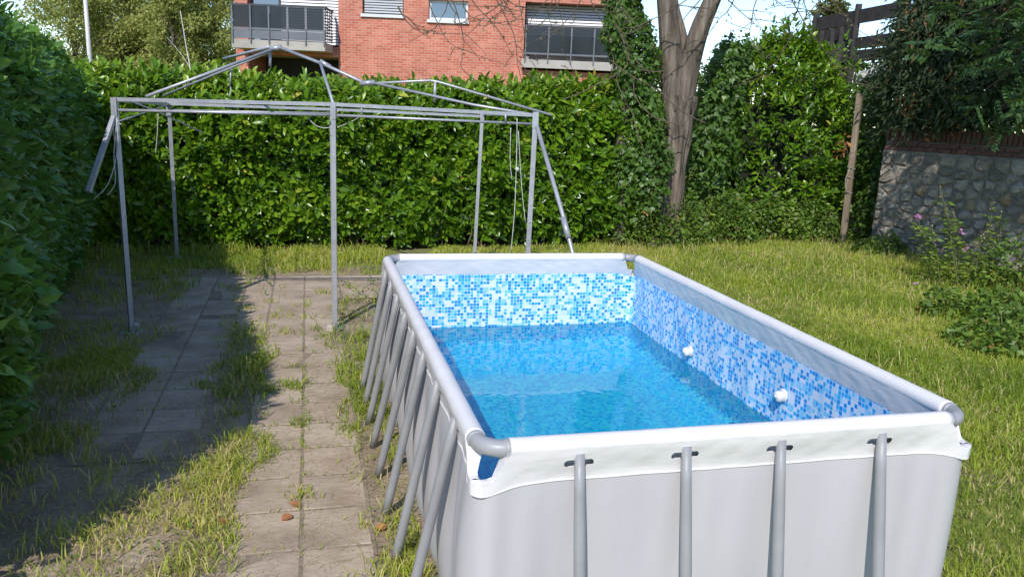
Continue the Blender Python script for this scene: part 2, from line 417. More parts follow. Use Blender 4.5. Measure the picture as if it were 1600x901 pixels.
def frames(a, n):
    a = norm(a); s = np.cross(n, a); s = norm(s + 1e-6); n = np.cross(a, s)
    return a, s, n
def leaves(name, mat, pos, axis, nrm, length, width, tint, tmpl, parent=None, kind=None):
    a, s, n = frames(axis, nrm)
    tv, q4, q3 = tmpl; K = len(tv); N = len(pos)
    length = np.broadcast_to(length, (N,))[:, None, None]; width = np.broadcast_to(width, (N,))[:, None, None]
    V = pos[:, None] + length*tv[None, :, 0:1]*a[:, None] + width*tv[None, :, 1:2]*s[:, None] + length*tv[None, :, 2:3]*n[:, None]
    F = []; off = (np.arange(N)*K)[:, None, None]
    if len(q4): F.append((off + np.array(q4)[None]).reshape(-1, 4))
    if len(q3): F.append((off + np.array(q3)[None]).reshape(-1, 3))
    t = np.repeat(np.clip(tint, 0, 1), K)[:, None]
    o = np_mesh(name, V.reshape(-1, 3), F, mat, parent, tint=np.repeat(t, 3, 1), smooth=True)
    if kind: o['kind'] = kind
    return o

def rosettes(rng, base, direction, k, L, spread=0.9, jitter=.25, stemlen=.10):
    """k leaves round each shoot; returns pos, axis, normal, idx"""
    N = len(base); d = norm(direction)
    ref = np.where(np.abs(d[:, 2:3]) > .9, np.array([[1., 0, 0]]), np.array([[0, 0, 1.]]))
    x = norm(np.cross(ref, d)); y = np.cross(d, x)
    i = np.tile(np.arange(k), (N, 1)); ph = i*2.4 + rng.random((N, 1))*6.28 + rng.normal(0, .3, (N, k))
    tt = (i + rng.random((N, k))*.6)/k
    ang = spread*(1.15 - .75*tt) + rng.normal(0, jitter*.6, (N, k))
    out = np.cos(ph)[..., None]*x[:, None] + np.sin(ph)[..., None]*y[:, None]
    ax = np.cos(ang)[..., None]*d[:, None] + np.sin(ang)[..., None]*out
    ax = ax + rng.normal(0, jitter*.3, ax.shape)
    nr = d[:, None] - out*.15 + rng.normal(0, jitter*.5, ax.shape)
    pos = base[:, None] + d[:, None]*(tt[..., None]-.4)*stemlen*1.5 + out*.008
    idx = np.repeat(np.arange(N), k)
    return pos.reshape(-1, 3), norm(ax.reshape(-1, 3)), norm(nr.reshape(-1, 3)), idx

def leaf_pieces(parent, mat, pos, axis, nrm, L, W, tint, tmpl, name='leaf'):
    """separate leaf objects that share a few meshes"""
    protos = []
    tv, q4, q3 = tmpl
    for lv in (.12, .3, .45, .6, .75, .9):
        F = [np.array(q) for q in (q4, q3) if len(q)]
        me = np_mesh(name, tv, F, mat, None, tint=np.full((len(tv), 3), lv), smooth=True)
        protos.append(me.data); bpy.data.objects.remove(me)
    lv = np.array([.12, .3, .45, .6, .75, .9])
    a, s, n = frames(axis, nrm)
    off = np.array(parent.location)
    for i in range(len(pos)):
        o = bpy.data.objects.new(name, protos[int(np.argmin(abs(lv - tint[i])))])
        COL.objects.link(o); o.parent = parent
        x, y, z, p = a[i]*L[i], s[i]*W[i], n[i]*L[i], pos[i]-off
        o.matrix_local = Matrix(((x[0], y[0], z[0], p[0]), (x[1], y[1], z[1], p[1]), (x[2], y[2], z[2], p[2]), (0, 0, 0, 1)))

# ================================================================== THE GROUND
g = np.linspace(-1, 1, 81)
gx, gy = np.meshgrid(np.sign(g)*np.abs(g)**3*420, np.sign(g)*np.abs(g)**3*420)
gv = np.stack([gx.ravel(), gy.ravel()+6, np.zeros(gx.size)], 1)
gv[:, 2] = -0.008 - .012*vnoise(gv[:, :2], .9)
i = np.arange(80)[:, None]*81 + np.arange(80)[None]
np_mesh('ground', gv, [np.stack([i, i+1, i+82, i+81], -1).reshape(-1, 4)], M['ground'], smooth=True)['kind'] = 'structure'

# pool frame: u across, v along
YAW = 0.253903
PU = np.array([math.cos(YAW), math.sin(YAW), 0]); PV = np.array([-math.sin(YAW), math.cos(YAW), 0])
PO = np.array([-0.081234, 2.549362, 0.0])
def pool_uv(p):
    q = np.asarray(p)[..., :3] - PO
    return q @ PU, q @ PV
def from_uv(u, v, z=0.0):
    return PO + np.asarray(u)[..., None]*PU + np.asarray(v)[..., None]*PV + np.asarray(z)[..., None]*np.array([0, 0, 1.])

# ------------------------------------------------------------------ slab path
rng = np.random.default_rng(5)
path = np_mesh('path', from_uv(np.array([-.98, -.26, -.26, .45, .45, -1.98, -1.98, -1.28, -1.28, -.98]), np.array([-.6, -.6, 6.3, 6.3, 7.58, 7.58, 2.3, 2.3, 4.9, 4.9]), np.full(10, .0068)), [np.arange(10)[None]], M['joint'])
path['kind'] = 'structure'
soil_m = noisy('worn_soil', [(.24, (.12, .085, .055)), (.42, (.24, .18, .12)), (.58, (.33, .26, .18)), (.78, (.42, .345, .255))], 3.0, 0.95, 1.0, 28, detail=12, coord='Position', bdist=.02)
su_, sv_ = np.meshgrid(np.linspace(-3.3, .02, 60), np.linspace(-1.6, 8.1, 140))
su_[:, -1] += .1*vnoise(np.stack([su_[:, -1], sv_[:, -1]], -1), 3)
sq = from_uv(su_, sv_, .0012 + .0035*vnoise(np.stack([su_, sv_], -1), 6)).reshape(-1, 3)
i = np.arange(139)[:, None]*60 + np.arange(59)[None]
np_mesh('worn_soil', sq, [np.stack([i, i+1, i+61, i+60], -1).reshape(-1, 4)], soil_m, smooth=True)['kind'] = 'structure'
slab_meshes = {}
def slab(u0, u1, v0, v1):
    w, l = round(u1-u0-.012, 3), round(v1-v0-.012, 3)
    k = (w, l, int(rng.integers(0, 3)))
    if k not in slab_meshes:
        b = MB().box((0, 0, 0), (w, l, .05), bevel=.006)
        o = b.build('slab', M['slab_a'] if k[2] else M['slab_b']); slab_meshes[k] = o.data; bpy.data.objects.remove(o)
    o = bpy.data.objects.new('slab', slab_meshes[k]); COL.objects.link(o); o.parent = path
    c = from_uv(np.array((u0+u1)/2), np.array((v0+v1)/2))
    o.location = (c[0], c[1], -.0160 + rng.normal(0, .0012))
    o.rotation_euler = (rng.normal(0, .005), rng.normal(0, .005), YAW + rng.normal(0, .012) + (PI if rng.random() < .5 else 0))
for r in range(20):
    v0 = -.45 + r*.40
    for (u0, u1, vmin, vmax) in ((-.62, -.27, -1, 6.3), (-.97, -.62, -1, 9), (-1.62, -1.27, 2.3, 9), (-1.97, -1.62, 2.3, 9), (-1.27, -.97, 4.9, 9),
                                 (-.62, -.22, 6.3, 9), (-.22, .18, 6.3, 9), (.18, .45, 6.3, 9)):
        if vmin <= v0 and v0+.2 < vmax and v0 < 7.4:
            slab(u0, u1, v0, v0+.40)

# ================================================================== THE POOL
PW, PLEN, PH = 2.0, 3.4835, 1.0
pool = empty('swimming_pool', tuple(PO), 'rectangular grey frame pool with white rim and blue mosaic liner', 'pool', rz=YAW)
SIDES = [((0, 0), (1, 0), PW), ((PW, 0), (0, 1), PLEN), ((PW, PLEN), (-1, 0), PW), ((0, PLEN), (0, -1), PLEN)]
LEG_NEAR = [.348, .757, 1.145, 1.585]
LEG_LEFT = [.36, .79, 1.22, 1.60, 1.98, 2.42, 2.82, 3.2]
LEG_LEFT_B = [.52, .97, 1.44, 1.90, 2.32, 2.70, 3.03, 3.36]
LEG_S = [LEG_NEAR, LEG_LEFT, LEG_NEAR, [PLEN - q for q in LEG_LEFT][::-1]]
SEAM = .868
def sstep(a, b, x):
    t = np.clip((x-a)/(b-a), 0, 1); return t*t*(3-2*t)
def side_pt(k, s, off):
    (ox, oy), (dx, dy), D = SIDES[k]
    nx, ny = dy, -dx
    return np.stack([ox + dx*s + nx*off, oy + dy*s + ny*off], -1)
def top_z(k, s):
    D = SIDES[k][2]; d = np.minimum(s, D-s)
    return 1.0 - .108*(1 - sstep(.03, .10, d)) 
def wall_off(k, s, z, amp=1.0):
    D = SIDES[k][2]; d = np.minimum(s, D-s)
    fl = .028*np.exp(-(d/.16)**2)
    legs = np.array([0] + list(LEG_S[k]) + [D])
    nd = np.min(np.abs(s[..., None] - legs), -1)
    A = .046 if k in (1, 3) else .010
    prof = np.clip(z/SEAM, 0, 1); bl = A*np.sin(np.minimum(nd/.2, 1)*PI/2)*np.sin(prof*PI)**.7
    fold = .0045*np.sin(s*31 + 2.0*np.sin(s*7+k))*np.exp(-((prof-.75)/.5)**2)*(1 if k in (1, 3) else .6)
    fold += .007*np.exp(-(d/.3)**2)*np.sin(d*46+k)*np.sin(prof*PI)**.5
    tuck = -.05*np.clip(1 - z/.06, 0, 1)**2
    return fl*(.5+.5*prof) + amp*(bl + fold) + tuck + .006
def seam_dip(k, s, z):
    D = SIDES[k][2]; d = np.minimum(s, D-s)
    return -.030*np.exp(-(d/.085)**2)*(np.clip(z, 0, SEAM)/SEAM)**5
# outer wall below the seam
ring = []; zs = np.concatenate([np.linspace(SEAM, .06, 26), [.04, .02, .004]])
for k in range(4):
    D = SIDES[k][2]; s = np.linspace(0, D, int(D/.022))[:-1]; rc = .045
    for si in s:
        d0 = min(si, D-si); cut = 0
        off = wall_off(k, np.full(len(zs), si), zs)
        xy = side_pt(k, np.full(len(zs), si), off)
        ring.append(np.concatenate([xy, (zs + seam_dip(k, np.full(len(zs), si), zs))[:, None]], 1))
ring = np.array(ring); NR, NZ = ring.shape[:2]
def soften(r, it=3):
    for _ in range(it): r = .5*r + .25*(np.roll(r, 1, 0) + np.roll(r, -1, 0))
    return r
def loft_faces(nr, nz, flip=False):
    a = np.arange(nr)[:, None]; b = np.arange(nz-1)[None]; a2 = (a+1) % nr
    f = np.stack([a*nz+b, a*nz+b+1, a2*nz+b+1, a2*nz+b], -1).reshape(-1, 4)
    return f[:, ::-1] if flip else f
ring = soften(ring)
np_mesh('outer_wall', ring.reshape(-1, 3), [loft_faces(NR, NZ)], M['grey_pvc'], pool, smooth=True)['label'] = 'smooth light grey vinyl outer wall of the pool'
seam_ring = ring[:, 0]
# inner liner: walls and floor with the printed mosaic
IZ = np.concatenate([np.linspace(.874, .05, 24), [.03, .018, .012]])
inn = []; su = []; acc = 0
for k in range(4):
    D = SIDES[k][2]; s = np.linspace(0, D, int(D/.022))[:-1]
    for si in s:
        off = wall_off(k, np.full(len(IZ), si), IZ, .35) - .014 - np.array([0]*(len(IZ)-3) + [.008, .02, .04])
        inn.append(np.concatenate([side_pt(k, np.full(len(IZ), si), off), (IZ + seam_dip(k, np.full(len(IZ), si), IZ))[:, None]], 1)); su.append(acc + si)
    acc += D
inn = np.array(inn); inn = soften(inn)
nr, nz = inn.shape[:2]
# the liner is closed with a seam column so the print does not smear
inn2 = np.concatenate([inn, inn[:1]]); su2 = np.array(su + [acc])
uvw = np.stack([np.repeat(su2[:, None], nz, 1), inn2[..., 2]], -1).reshape(-1, 2)
a = np.arange(nr)[:, None]; b = np.arange(nz-1)[None]
fw = np.stack([(a+1)*nz+b, (a+1)*nz+b+1, a*nz+b+1, a*nz+b], -1).reshape(-1, 4)
np_mesh('liner_wall', inn2.reshape(-1, 3), [fw], M['mosaic'], pool, smooth=True, uv=uvw)
fx, fy = np.meshgrid(np.linspace(.02, PW-.02, 50), np.linspace(.02, PLEN-.02, 80))
fz = .0135 + .012*vnoise(np.stack([fx, fy], -1), 2.5)*np.clip(np.minimum(np.minimum(fx, PW-fx), np.minimum(fy, PLEN-fy))/.2, 0, 1)
i = np.arange(79)[:, None]*50 + np.arange(49)[None]
np_mesh('liner_floor', np.stack([fx, fy, fz], -1).reshape(-1, 3), [np.stack([i, i+1, i+51, i+50], -1).reshape(-1, 4)], M['mosaic_floor'], pool, smooth=True,
        uv=np.stack([fx, fy], -1).reshape(-1, 2) + 20)
# white bands (outside with leg slots, inside plain), cut with a constrained triangulation
WBAND = .132
def band_pos(k, s, w, inside):
    low = .874 if inside else SEAM
    low = low + seam_dip(k, s, np.full_like(s, SEAM))
    tz = top_z(k, s); z = tz - w/WBAND*(tz-low)
    wo = wall_off(k, s, np.full_like(s, SEAM), .35 if inside else 1.0)
    q = (z-low)/(1.0-low)
    wr = (.0028*np.sin(s*7+k) + .0016*np.sin(s*19+2*k+3*q) + .0012*np.sin(s*43-9*q+k))*np.sin(q*PI)*(.5 if inside else 1)
    if inside: off = (wo-.014)*(1-q) + (-.036)*q + wr
    else: off = wo + (.0375-wo)*sstep(0, 1.05, q) + wr*.6
    return np.concatenate([side_pt(k, s, off), z[:, None]], 1)
def band(k, inside):
    D = SIDES[k][2]; WB = .132
    low = .874 if inside else SEAM
    ns = int(D/.02); ss = np.linspace(0, D, ns+1); ws = np.linspace(0, WB, 9)
    holes = [] if inside else LEG_S[k]
    V = []; E = []; hp = []
    for c in holes:
        ring_ = []
        for t in np.linspace(0, 2*PI, 20, endpoint=False):
            ring_.append((c + .040*np.sign(math.cos(t))*(1 if abs(math.cos(t)) > .01 else 0) + .015*math.cos(t), .062 + .015*math.sin(t)))
        i0 = len(V); V += ring_; n = len(ring_); E += [(i0+q, i0+(q+1) % n) for q in range(n)]
    for si in ss:
        for w in ws:
            if any(abs(si-c) < .066 and abs(w-.062) < .024 for c in holes): continue
            V.append((si, w))
    r = delaunay_2d_cdt([Vector(q) for q in V], E, [], 0, 1e-5)
    pv = np.array([q[:] for q in r[0]]); fs = []
    for f in r[2]:
        c = pv[list(f)].mean(0)
        if any(abs(c[1]-.062) < .0149 and (abs(c[0]-h) < .040 or math.hypot(abs(c[0]-h)-.040, c[1]-.062) < .0149) for h in holes): continue
        fs.append(f)
    v3 = band_pos(k, pv[:, 0], pv[:, 1], inside)
    fs = np.array(fs)
    if inside: fs = fs[:, ::-1]
    o = np_mesh('inner_band' if inside else 'outer_band', v3, [fs], M['white_pvc'], pool, smooth=True)
    return o
for k in range(4):
    band(k, False); band(k, True)
    D = SIDES[k][2]
    for ss in (np.linspace(0, .1, 12), np.linspace(D-.1, D, 12)):      # folded lip that closes the corner
        e0, e1 = band_pos(k, ss, 0*ss, False), band_pos(k, ss, 0*ss, True)
        mid_ = (e0+e1)/2 + [0, 0, .004]
        n_ = len(ss); V = np.concatenate([e0, mid_, e1]); q_ = np.arange(n_-1)
        np_mesh('corner_lip', V, [np.concatenate([np.stack([q_, q_+1, q_+1+n_, q_+n_], 1), np.stack([q_+n_, q_+1+n_, q_+1+2*n_, q_+2*n_], 1)])], M['white_pvc'], pool, smooth=True)
for k in range(4):                                                     # rounded corner gussets of the white band
    k2 = (k+1) % 4; D = SIDES[k][2]; ws = np.linspace(0, WBAND, 9)
    c0, c1 = band_pos(k, np.full(9, D), ws, False), band_pos(k2, np.zeros(9), ws, False)
    i0, i1 = band_pos(k, np.full(9, D), ws, True), band_pos(k2, np.zeros(9), ws, True)
    cx = np.array([*SIDES[k2][0], 0.]); cols = [c0]
    for t_ in (.25, .5, .75):
        m_ = c0*(1-t_) + c1*t_; m_[:, :2] += (m_[:, :2]-cx[:2])*.25*math.sin(t_*PI); cols.append(m_)
    cols.append(c1)
    V = np.concatenate(cols + [((i0+i1)/2)[:1]])
    a_ = np.arange(4)[:, None]*9; b_ = np.arange(8)[None]
    np_mesh('corner_gusset', V, [np.stack([a_+b_, a_+b_+1, a_+b_+10, a_+b_+9], -1).reshape(-1, 4), np.array([[q*9, (q+1)*9, 45] for q in range(4)])], M['white_pvc'], pool, smooth=True)
# corner lip joining inside and outside bands, and a welded seam strip
mb = MB().tube(np.concatenate([seam_ring + np.array([0, 0, .002]), seam_ring[:1] + np.array([0, 0, .002])]), .0045, 5, False)
mb.build('weld_seam', M['white_pvc'], pool, True)
# rails, sleeves, elbows, legs
EL = .092
for k in range(4):
    D = SIDES[k][2]
    def pt(s): 
        q = side_pt(k, np.array([s]), np.array([0.]))[0]; return [q[0], q[1], 1.0]
    MB().tube([pt(s) for s in np.linspace(EL, D-EL, 12)], .029, 14).build('rail', M['leg'], pool, True)
    ss = np.linspace(.098, D-.098, int(D/.02))
    rr = .0365 + .0004*np.sin(ss*9+k) + .0003*np.sin(ss*31)
    for c in LEG_S[k]: rr += .0008*np.exp(-((ss-c)/.02)**2)
    q = side_pt(k, ss, 0*ss)
    MB().tube(np.concatenate([q, np.full((len(ss), 1), 1.0)], 1), rr, 16).build('sleeve', M['white_pvc'], pool, True)
    # elbow at the end of this side
    (ox, oy), (dx, dy), _ = SIDES[(k+1) % 4]; (_, (ex, ey), _) = SIDES[k]
    pe = []
    for t in np.linspace(0, PI/2, 9):
        cx, cy = ox - ex*EL + dx*EL, oy - ey*EL + dy*EL
        pe.append([cx - dx*EL*math.cos(t) + ex*EL*math.sin(t), cy - dy*EL*math.cos(t) + ey*EL*math.sin(t), 1.0])
    e = MB().tube([[pe[0][0]-ex*.03, pe[0][1]-ey*.03, 1.0]] + pe + [[pe[-1][0]+dx*.03, pe[-1][1]+dy*.03, 1.0]], .031, 16).build('corner_elbow', M['elbow'], pool, True)
    MB().tube([[pe[0][0]-ex*.012, pe[0][1]-ey*.012, 1.0], [pe[0][0]+ex*.012, pe[0][1]+ey*.012, 1.0]], .0345, 16).build('collar', M['elbow'], e, True)
    MB().tube([[pe[-1][0]-dx*.012, pe[-1][1]-dy*.012, 1.0], [pe[-1][0]+dx*.012, pe[-1][1]+dy*.012, 1.0]], .0345, 16).build('collar', M['elbow'], e, True)
    for n_, c in enumerate(LEG_S[k]):
        cb = c
        if k == 3: cb = PLEN - LEG_LEFT_B[len(LEG_LEFT)-1-n_]
        if k == 1: cb = c
        so = .16 if k != 3 else .17
        if k == 0: cb = c + [.01, .015, .0, .015][n_]
        a_ = side_pt(k, np.array([c]), np.array([.024]))[0]; b_ = side_pt(k, np.array([cb]), np.array([so+.02]))[0]
        t = np.linspace(0, 1, 8)[:, None]
        pts = np.concatenate([a_ + (b_-a_)*t, .975 + (-.01-.975)*t], 1)
        rad = np.array([.019, .020, .0215, .022, .0225, .0225, .0225, .0225])
        lg = MB().tube(pts, rad, 14).build('leg', M['leg'], pool, True)
# inlet fittings on the right inner wall
for v_, z_ in ((2.36, .553), (1.228, .646)):
    x0 = PW - .004
    f = MB()
    f.tube([[x0, v_, z_], [x0-.014, v_, z_]], [.040, .038], 18)
    prof = [(0.014, .026), (.022, .031), (.034, .033), (.046, .030), (.054, .024), (.056, .017), (.048, .014), (.03, .013)]
    pts = [[x0-a, v_, z_ - a*.15] for a, _ in prof]
    f.tube(pts, [r for _, r in prof], 18, False)
    fo = f.build('inlet_nozzle', M['fitting'], pool, True)
    MB().tube([[x0-.028, v_, z_-.004], [x0-.034, v_, z_-.005]], [.0135, .0135], 14).build('nozzle_opening', M['dark_hole'], fo, True)
# water
wi_ = int(np.argmin(np.abs(IZ-.452)))
wring = inn[:, wi_, :2]; wc_ = np.array([PW/2, PLEN/2]); wring = wc_ + (wring-wc_)*(1 + .004/np.linalg.norm(wring-wc_, axis=1, keepdims=True))
water = np_mesh('water', np.concatenate([wring, np.full((len(wring), 1), .452)], 1), [np.arange(len(wring))[None]], M['water'], smooth=True)
water.location = tuple(PO); water.rotation_euler = (0, 0, YAW); water['kind'] = 'structure'
water.cycles.is_caustics_caster = True
for o in pool.children:
    if o.name.startswith('liner'): o.cycles.is_caustics_receiver = True

# ================================================================== HEDGES
def hedge_face(rng, n, A, B, z0, z1, bulge, nsc, hh=0.0):
    """random points on a lumpy upright face from A to B (xy); returns pos, outward normal"""
    A = np.asarray(A, float); B = np.asarray(B, float)
    t = rng.random(n); z = z0 + (z1-z0)*rng.random(n)
    d = norm(B-A); nn = np.array([d[1], -d[0]])
    base = A + (B-A)*t[:, None]
    lump = bulge*(vnoise(np.stack([base[:, 0]*nsc, base[:, 1]*nsc, z*nsc], -1))-.45)*2
    q = (z-z0)/(z1-z0)
    prof = -.22*np.clip(1-q/.25, 0, 1)**1.5 - .30*np.clip((q-.80)/.20, 0, 1)**2
    off = lump + prof
    pos = np.concatenate([base + nn*off[:, None], z[:, None]], 1)
    nr = np.concatenate([np.tile(nn, (n, 1)), (np.clip((q-.8)/.2, 0, 1)*1.2 - np.clip(1-q/.25, 0, 1)*.3)[:, None]], 1)
    return pos, norm(nr)

def build_hedge(name, label, rng, faces, core, mat, L, npieces, k=6, seedtint=.4, updir=.35, group=None, topgrow=.20):
    """faces: list of (pos, normal) arrays of shoot bases"""
    root = empty(name, core[0], label, 'hedge', group)
    c0 = np.array(core[0])
    pos = np.concatenate([f[0] for f in faces]); nr = np.concatenate([f[1] for f in faces])
    d = nr + np.array([0, 0, updir]) + rng.normal(0, .32, pos.shape)
    lp, la, ln, idx = rosettes(rng, pos - norm(nr)*rng.random((len(pos), 1))**1.4*.34, d, k, L)
    LL = L*rng.uniform(.5, 1.18, len(lp)); WW = LL*rng.uniform(.36, .47, len(lp))
    la = norm(la + np.array([0, 0, -.12]))
    shoot = rng.random(len(pos))[idx]
    tint = np.clip(.22 + .38*shoot + rng.normal(0, .13, len(lp)) + .25*(vnoise(lp, 1.3)-.5), 0, .93)
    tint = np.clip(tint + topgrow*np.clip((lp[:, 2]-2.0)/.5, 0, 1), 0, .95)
    tint = np.where(rng.random(len(lp)) < .004, 1.0, tint)
    # the leaves that show largest become parts of their own
    pr = project(lp); vis = (pr[:, 0] > 5) & (pr[:, 0] < 1595) & (pr[:, 1] > 5) & (pr[:, 1] < 895) & (pr[:, 2] > 0)
    facing = np.abs(np.sum(norm(CAM-lp)*ln, 1))
    depthfront = np.sum((lp - pos[idx])*norm(nr)[idx], 1)
    score = np.where(vis & (depthfront > -.04), LL/np.maximum(pr[:, 2], .1)*facing, -1)
    order = np.argsort(-score)
    pick = np.zeros(len(lp), bool); pick[order[:npieces]] = True
    leaf_pieces(root, mat, lp[pick], la[pick], ln[pick], LL[pick], WW[pick], tint[pick], T_LAUREL)
    r = ~pick
    leaves('foliage', mat, lp[r]-c0, la[r], ln[r], LL[r], WW[r], tint[r], T_LAUREL, root, 'stuff')
    return root

# back hedge
rng = np.random.default_rng(11)
HA = np.array([-6.4, 10.35]); HB = np.array([2.05, 13.17])
nb = 4700
zt = 2.5
f1 = hedge_face(rng, nb, HA, HB, .08, zt, .22, 1.4)
hd = norm(HB-HA); hn = np.array([hd[1], -hd[0]])
t = rng.random(2000); dep = rng.random(2000)
tp = HA + (HB-HA)*t[:, None] - hn*(.25 + dep[:, None]*.9)
f2 = (np.concatenate([tp, (zt - .06 + .20*(vnoise(tp, 1.7)-.5) + .16*(rng.random(2000)**3))[:, None]], 1), np.tile([hn[0]*.35, hn[1]*.35, 1.0], (2000, 1)))
for f_ in (f1, f2):
    tt_ = np.clip(((f_[0][:, :2]-HA) @ hd)/np.linalg.norm(HB-HA), 0, 1); f_[0][:, 2] *= np.interp(tt_, [0, .35, .65, 1], [.935, .94, .965, 1.04])
hedge_c = ((HA[0]+HB[0])/2, (HA[1]+HB[1])/2+.6, 0)
hb = build_hedge('laurel_hedge', 'long sunlit cherry laurel hedge behind the tent frame', rng, [f1, f2], [hedge_c], M['laurel'], .148, 300)
ang = math.atan2(hd[1], hd[0])
R2 = np.array([[math.cos(ang), -math.sin(ang), 0], [math.sin(ang), math.cos(ang), 0], [0, 0, 1]])
MB().box((0, .22, 1.03), (8.5, .6, 2.06), R2).build('light_block_core', M['hedge_core'], hb)  # solid dark box added inside the hedge to block light
# bare stems near the foot of the back hedge
mb = MB()
for q in range(46):
    s_ = rng.random(); b0 = HA + (HB-HA)*s_ - hn*rng.uniform(.1, .25)
    mb.tube(smooth_path([[b0[0]-hedge_c[0], b0[1]-hedge_c[1], 0], [b0[0]-hedge_c[0]+rng.normal(0, .06), b0[1]-hedge_c[1]+rng.normal(0, .05), .35], [b0[0]-hedge_c[0]+rng.normal(0, .2), b0[1]-hedge_c[1]+rng.normal(0, .1), .9]], 3), np.linspace(.014, .006, 7), 5)
mb.build('stems', M['twig'], hb, True)['kind'] = 'stuff'

# left hedge: wraps from beside the camera to the back corner
rng = np.random.default_rng(12)
LA = np.array([-2.28, 2.75]); LB = np.array([-5.75, 10.6])
ld = norm(LB-LA); lnrm = np.array([ld[1], -ld[0]])
f1 = hedge_face(rng, 6300, LA, LB, .05, 2.95, .20, 1.2)
f1[0][:, :2] += lnrm*(.10*np.sin(np.clip(f1[0][:, 2]/2.9, 0, 1)*PI))[:, None]
t = rng.random(1900); dep = rng.random(1900)
tp = LA + (LB-LA)*t[:, None] - lnrm*(.25 + dep[:, None]*1.2)
f2 = (np.concatenate([tp, (2.93 + .25*(vnoise(tp, 1.3)-.5) + .18*rng.random(1900)**3)[:, None]], 1), np.tile([lnrm[0]*.35, lnrm[1]*.35, 1.0], (1900, 1)))
for f_ in (f1, f2):
    tt_ = np.clip(((f_[0][:, :2]-LA) @ ld)/np.linalg.norm(LB-LA), 0, 1); f_[0][:, 2] *= np.interp(tt_, [0, .25, .6, 1], [.84, .90, .94, .87])
f3 = hedge_face(rng, 1100, LA - lnrm*1.3 , LA + ld*.12, .05, 2.4, .16, 1.3)
left_c = (-4.6, 7.0, 0)
hl = build_hedge('laurel_hedge', 'tall shaded laurel hedge along the left edge beside the path', rng, [f1, f2, f3], [left_c], M['laurel_dark'], .125, 300, updir=.15)
ang = math.atan2(ld[1], ld[0])
R2 = np.array([[math.cos(ang), -math.sin(ang), 0], [math.sin(ang), math.cos(ang), 0], [0, 0, 1]])
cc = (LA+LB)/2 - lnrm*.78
MB().box((cc[0]-left_c[0], cc[1]-left_c[1], 1.15), (8.0, .85, 2.2), R2).build('light_block_core', M['hedge_core'], hl)  # same added dark box, stops light passing through the left hedge

# ================================================================== TENT FRAME
tent = empty('tent_frame', (-1.7, 9.2, 0), 'bare galvanised party tent frame with collapsed ridge poles', 'tent frame')
TO = np.array([-1.7, 9.2, 0])
def tpart(name, pts, w, square=False, parent=None, mat='tube', smooth=True, n=10):
    b = MB(); pts = np.asarray(pts, float) - TO
    if square:
        for i_ in range(len(pts)-1): b.bar(pts[i_], pts[i_+1], w)
        return b.build(name, M[mat], parent or tent)
    b.tube(pts, w/2, n); return b.build(name, M[mat], parent or tent, smooth)
def fy(t): return 7.04 + .35*t                # depth along the front row, t in posts
Y_L, Y_M, Y_R, Y_BL, Y_BR = 7.04, 7.40, 7.78, 10.30, 10.95
posts = {}
for nm, bxy, (tx, ty), Yd, w in (('a', (206, 520), (179, 158), Y_L, .040), ('b', (524, 513), (521, 165), Y_M, .040), ('c', None, (837, 180), Y_R, .046),
                                     ('d', (277, 402), (264, 165), Y_BL, .045), ('e', None, (754, 176), Y_BR, .045)):
    top = P(tx, ty, Yd)
    if nm == 'c': bot = np.array([top[0]-.02, Yd, 0])
    elif nm == 'e': bot = np.array([top[0]-.05, Yd, 0])
    else: bot = G(*bxy)
    posts[nm] = (bot, top)
    po = tpart('post', [bot, top], w, True)
    tpart('foot', [bot + [0, 0, .0], bot + [0, 0, .012]], .16, True, po)
    tpart('joint_socket', [top + [0, 0, -.12], top + [0, 0, .03]], w*1.22, True, po)
    for zz in (.55, 1.02):
        q = bot + (top-bot)*zz/2.0
        tpart('pin', [q + [0, -w*.72, 0], q + [0, w*.72, 0]], .014, False, po, n=6)
# doubled post beside the front middle one
q0 = G(519, 508) + np.array([0, .05, 0]); tpart('post', [q0, P(517, 172, Y_M+.08)], .022, True)
# pale foot weights
for (bx, by, s_) in ((207, 516, .11), (517, 518, .085)):
    g0 = G(bx, by)
    b = MB().box((g0[0]-TO[0], g0[1]-TO[1], .035), (s_, s_*.8, .07), None, .015)
    b.build('foot_weight', M['concrete'], tent)
# eave beams
PX = lambda x, y, Y: P(x, y, Y)
tpart('beam', [PX(178, 155, Y_L), PX(521, 163, Y_M)], .032, True)
tpart('beam', [PX(521, 163, Y_M), PX(838, 180, Y_R)], .032, True)
tpart('lower_beam', [PX(180, 172, Y_L), PX(521, 180, Y_M)], .026)
tpart('lower_beam', [PX(521, 180, Y_M), PX(836, 194, Y_R)], .026)
tpart('beam', [PX(262, 162, Y_BL), PX(521, 171, 10.6)], .034, True)
tpart('beam', [PX(521, 171, 10.6), PX(756, 182, Y_BR)], .034, True)
tpart('lower_beam', [PX(262, 172, Y_BL), PX(520, 177, 10.6)], .024)
tpart('beam', [PX(178, 156, Y_L), PX(262, 163, Y_BL)], .034, True)
tpart('beam', [PX(838, 180, Y_R), PX(756, 178, Y_BR)], .034, True)
tpart('truss_bar', [PX(200, 157, 7.1), PX(240, 172, 8.4), PX(318, 208, 8.6)], .014)
tpart('truss_bar', [PX(185, 190, 7.1), PX(262, 164, 9.0)], .014)
tpart('spacer', [PX(565, 165, 7.45), PX(565, 182, 7.45)], .018)
tpart('spacer', [PX(790, 177, 7.7), PX(790, 192, 7.7)], .018)
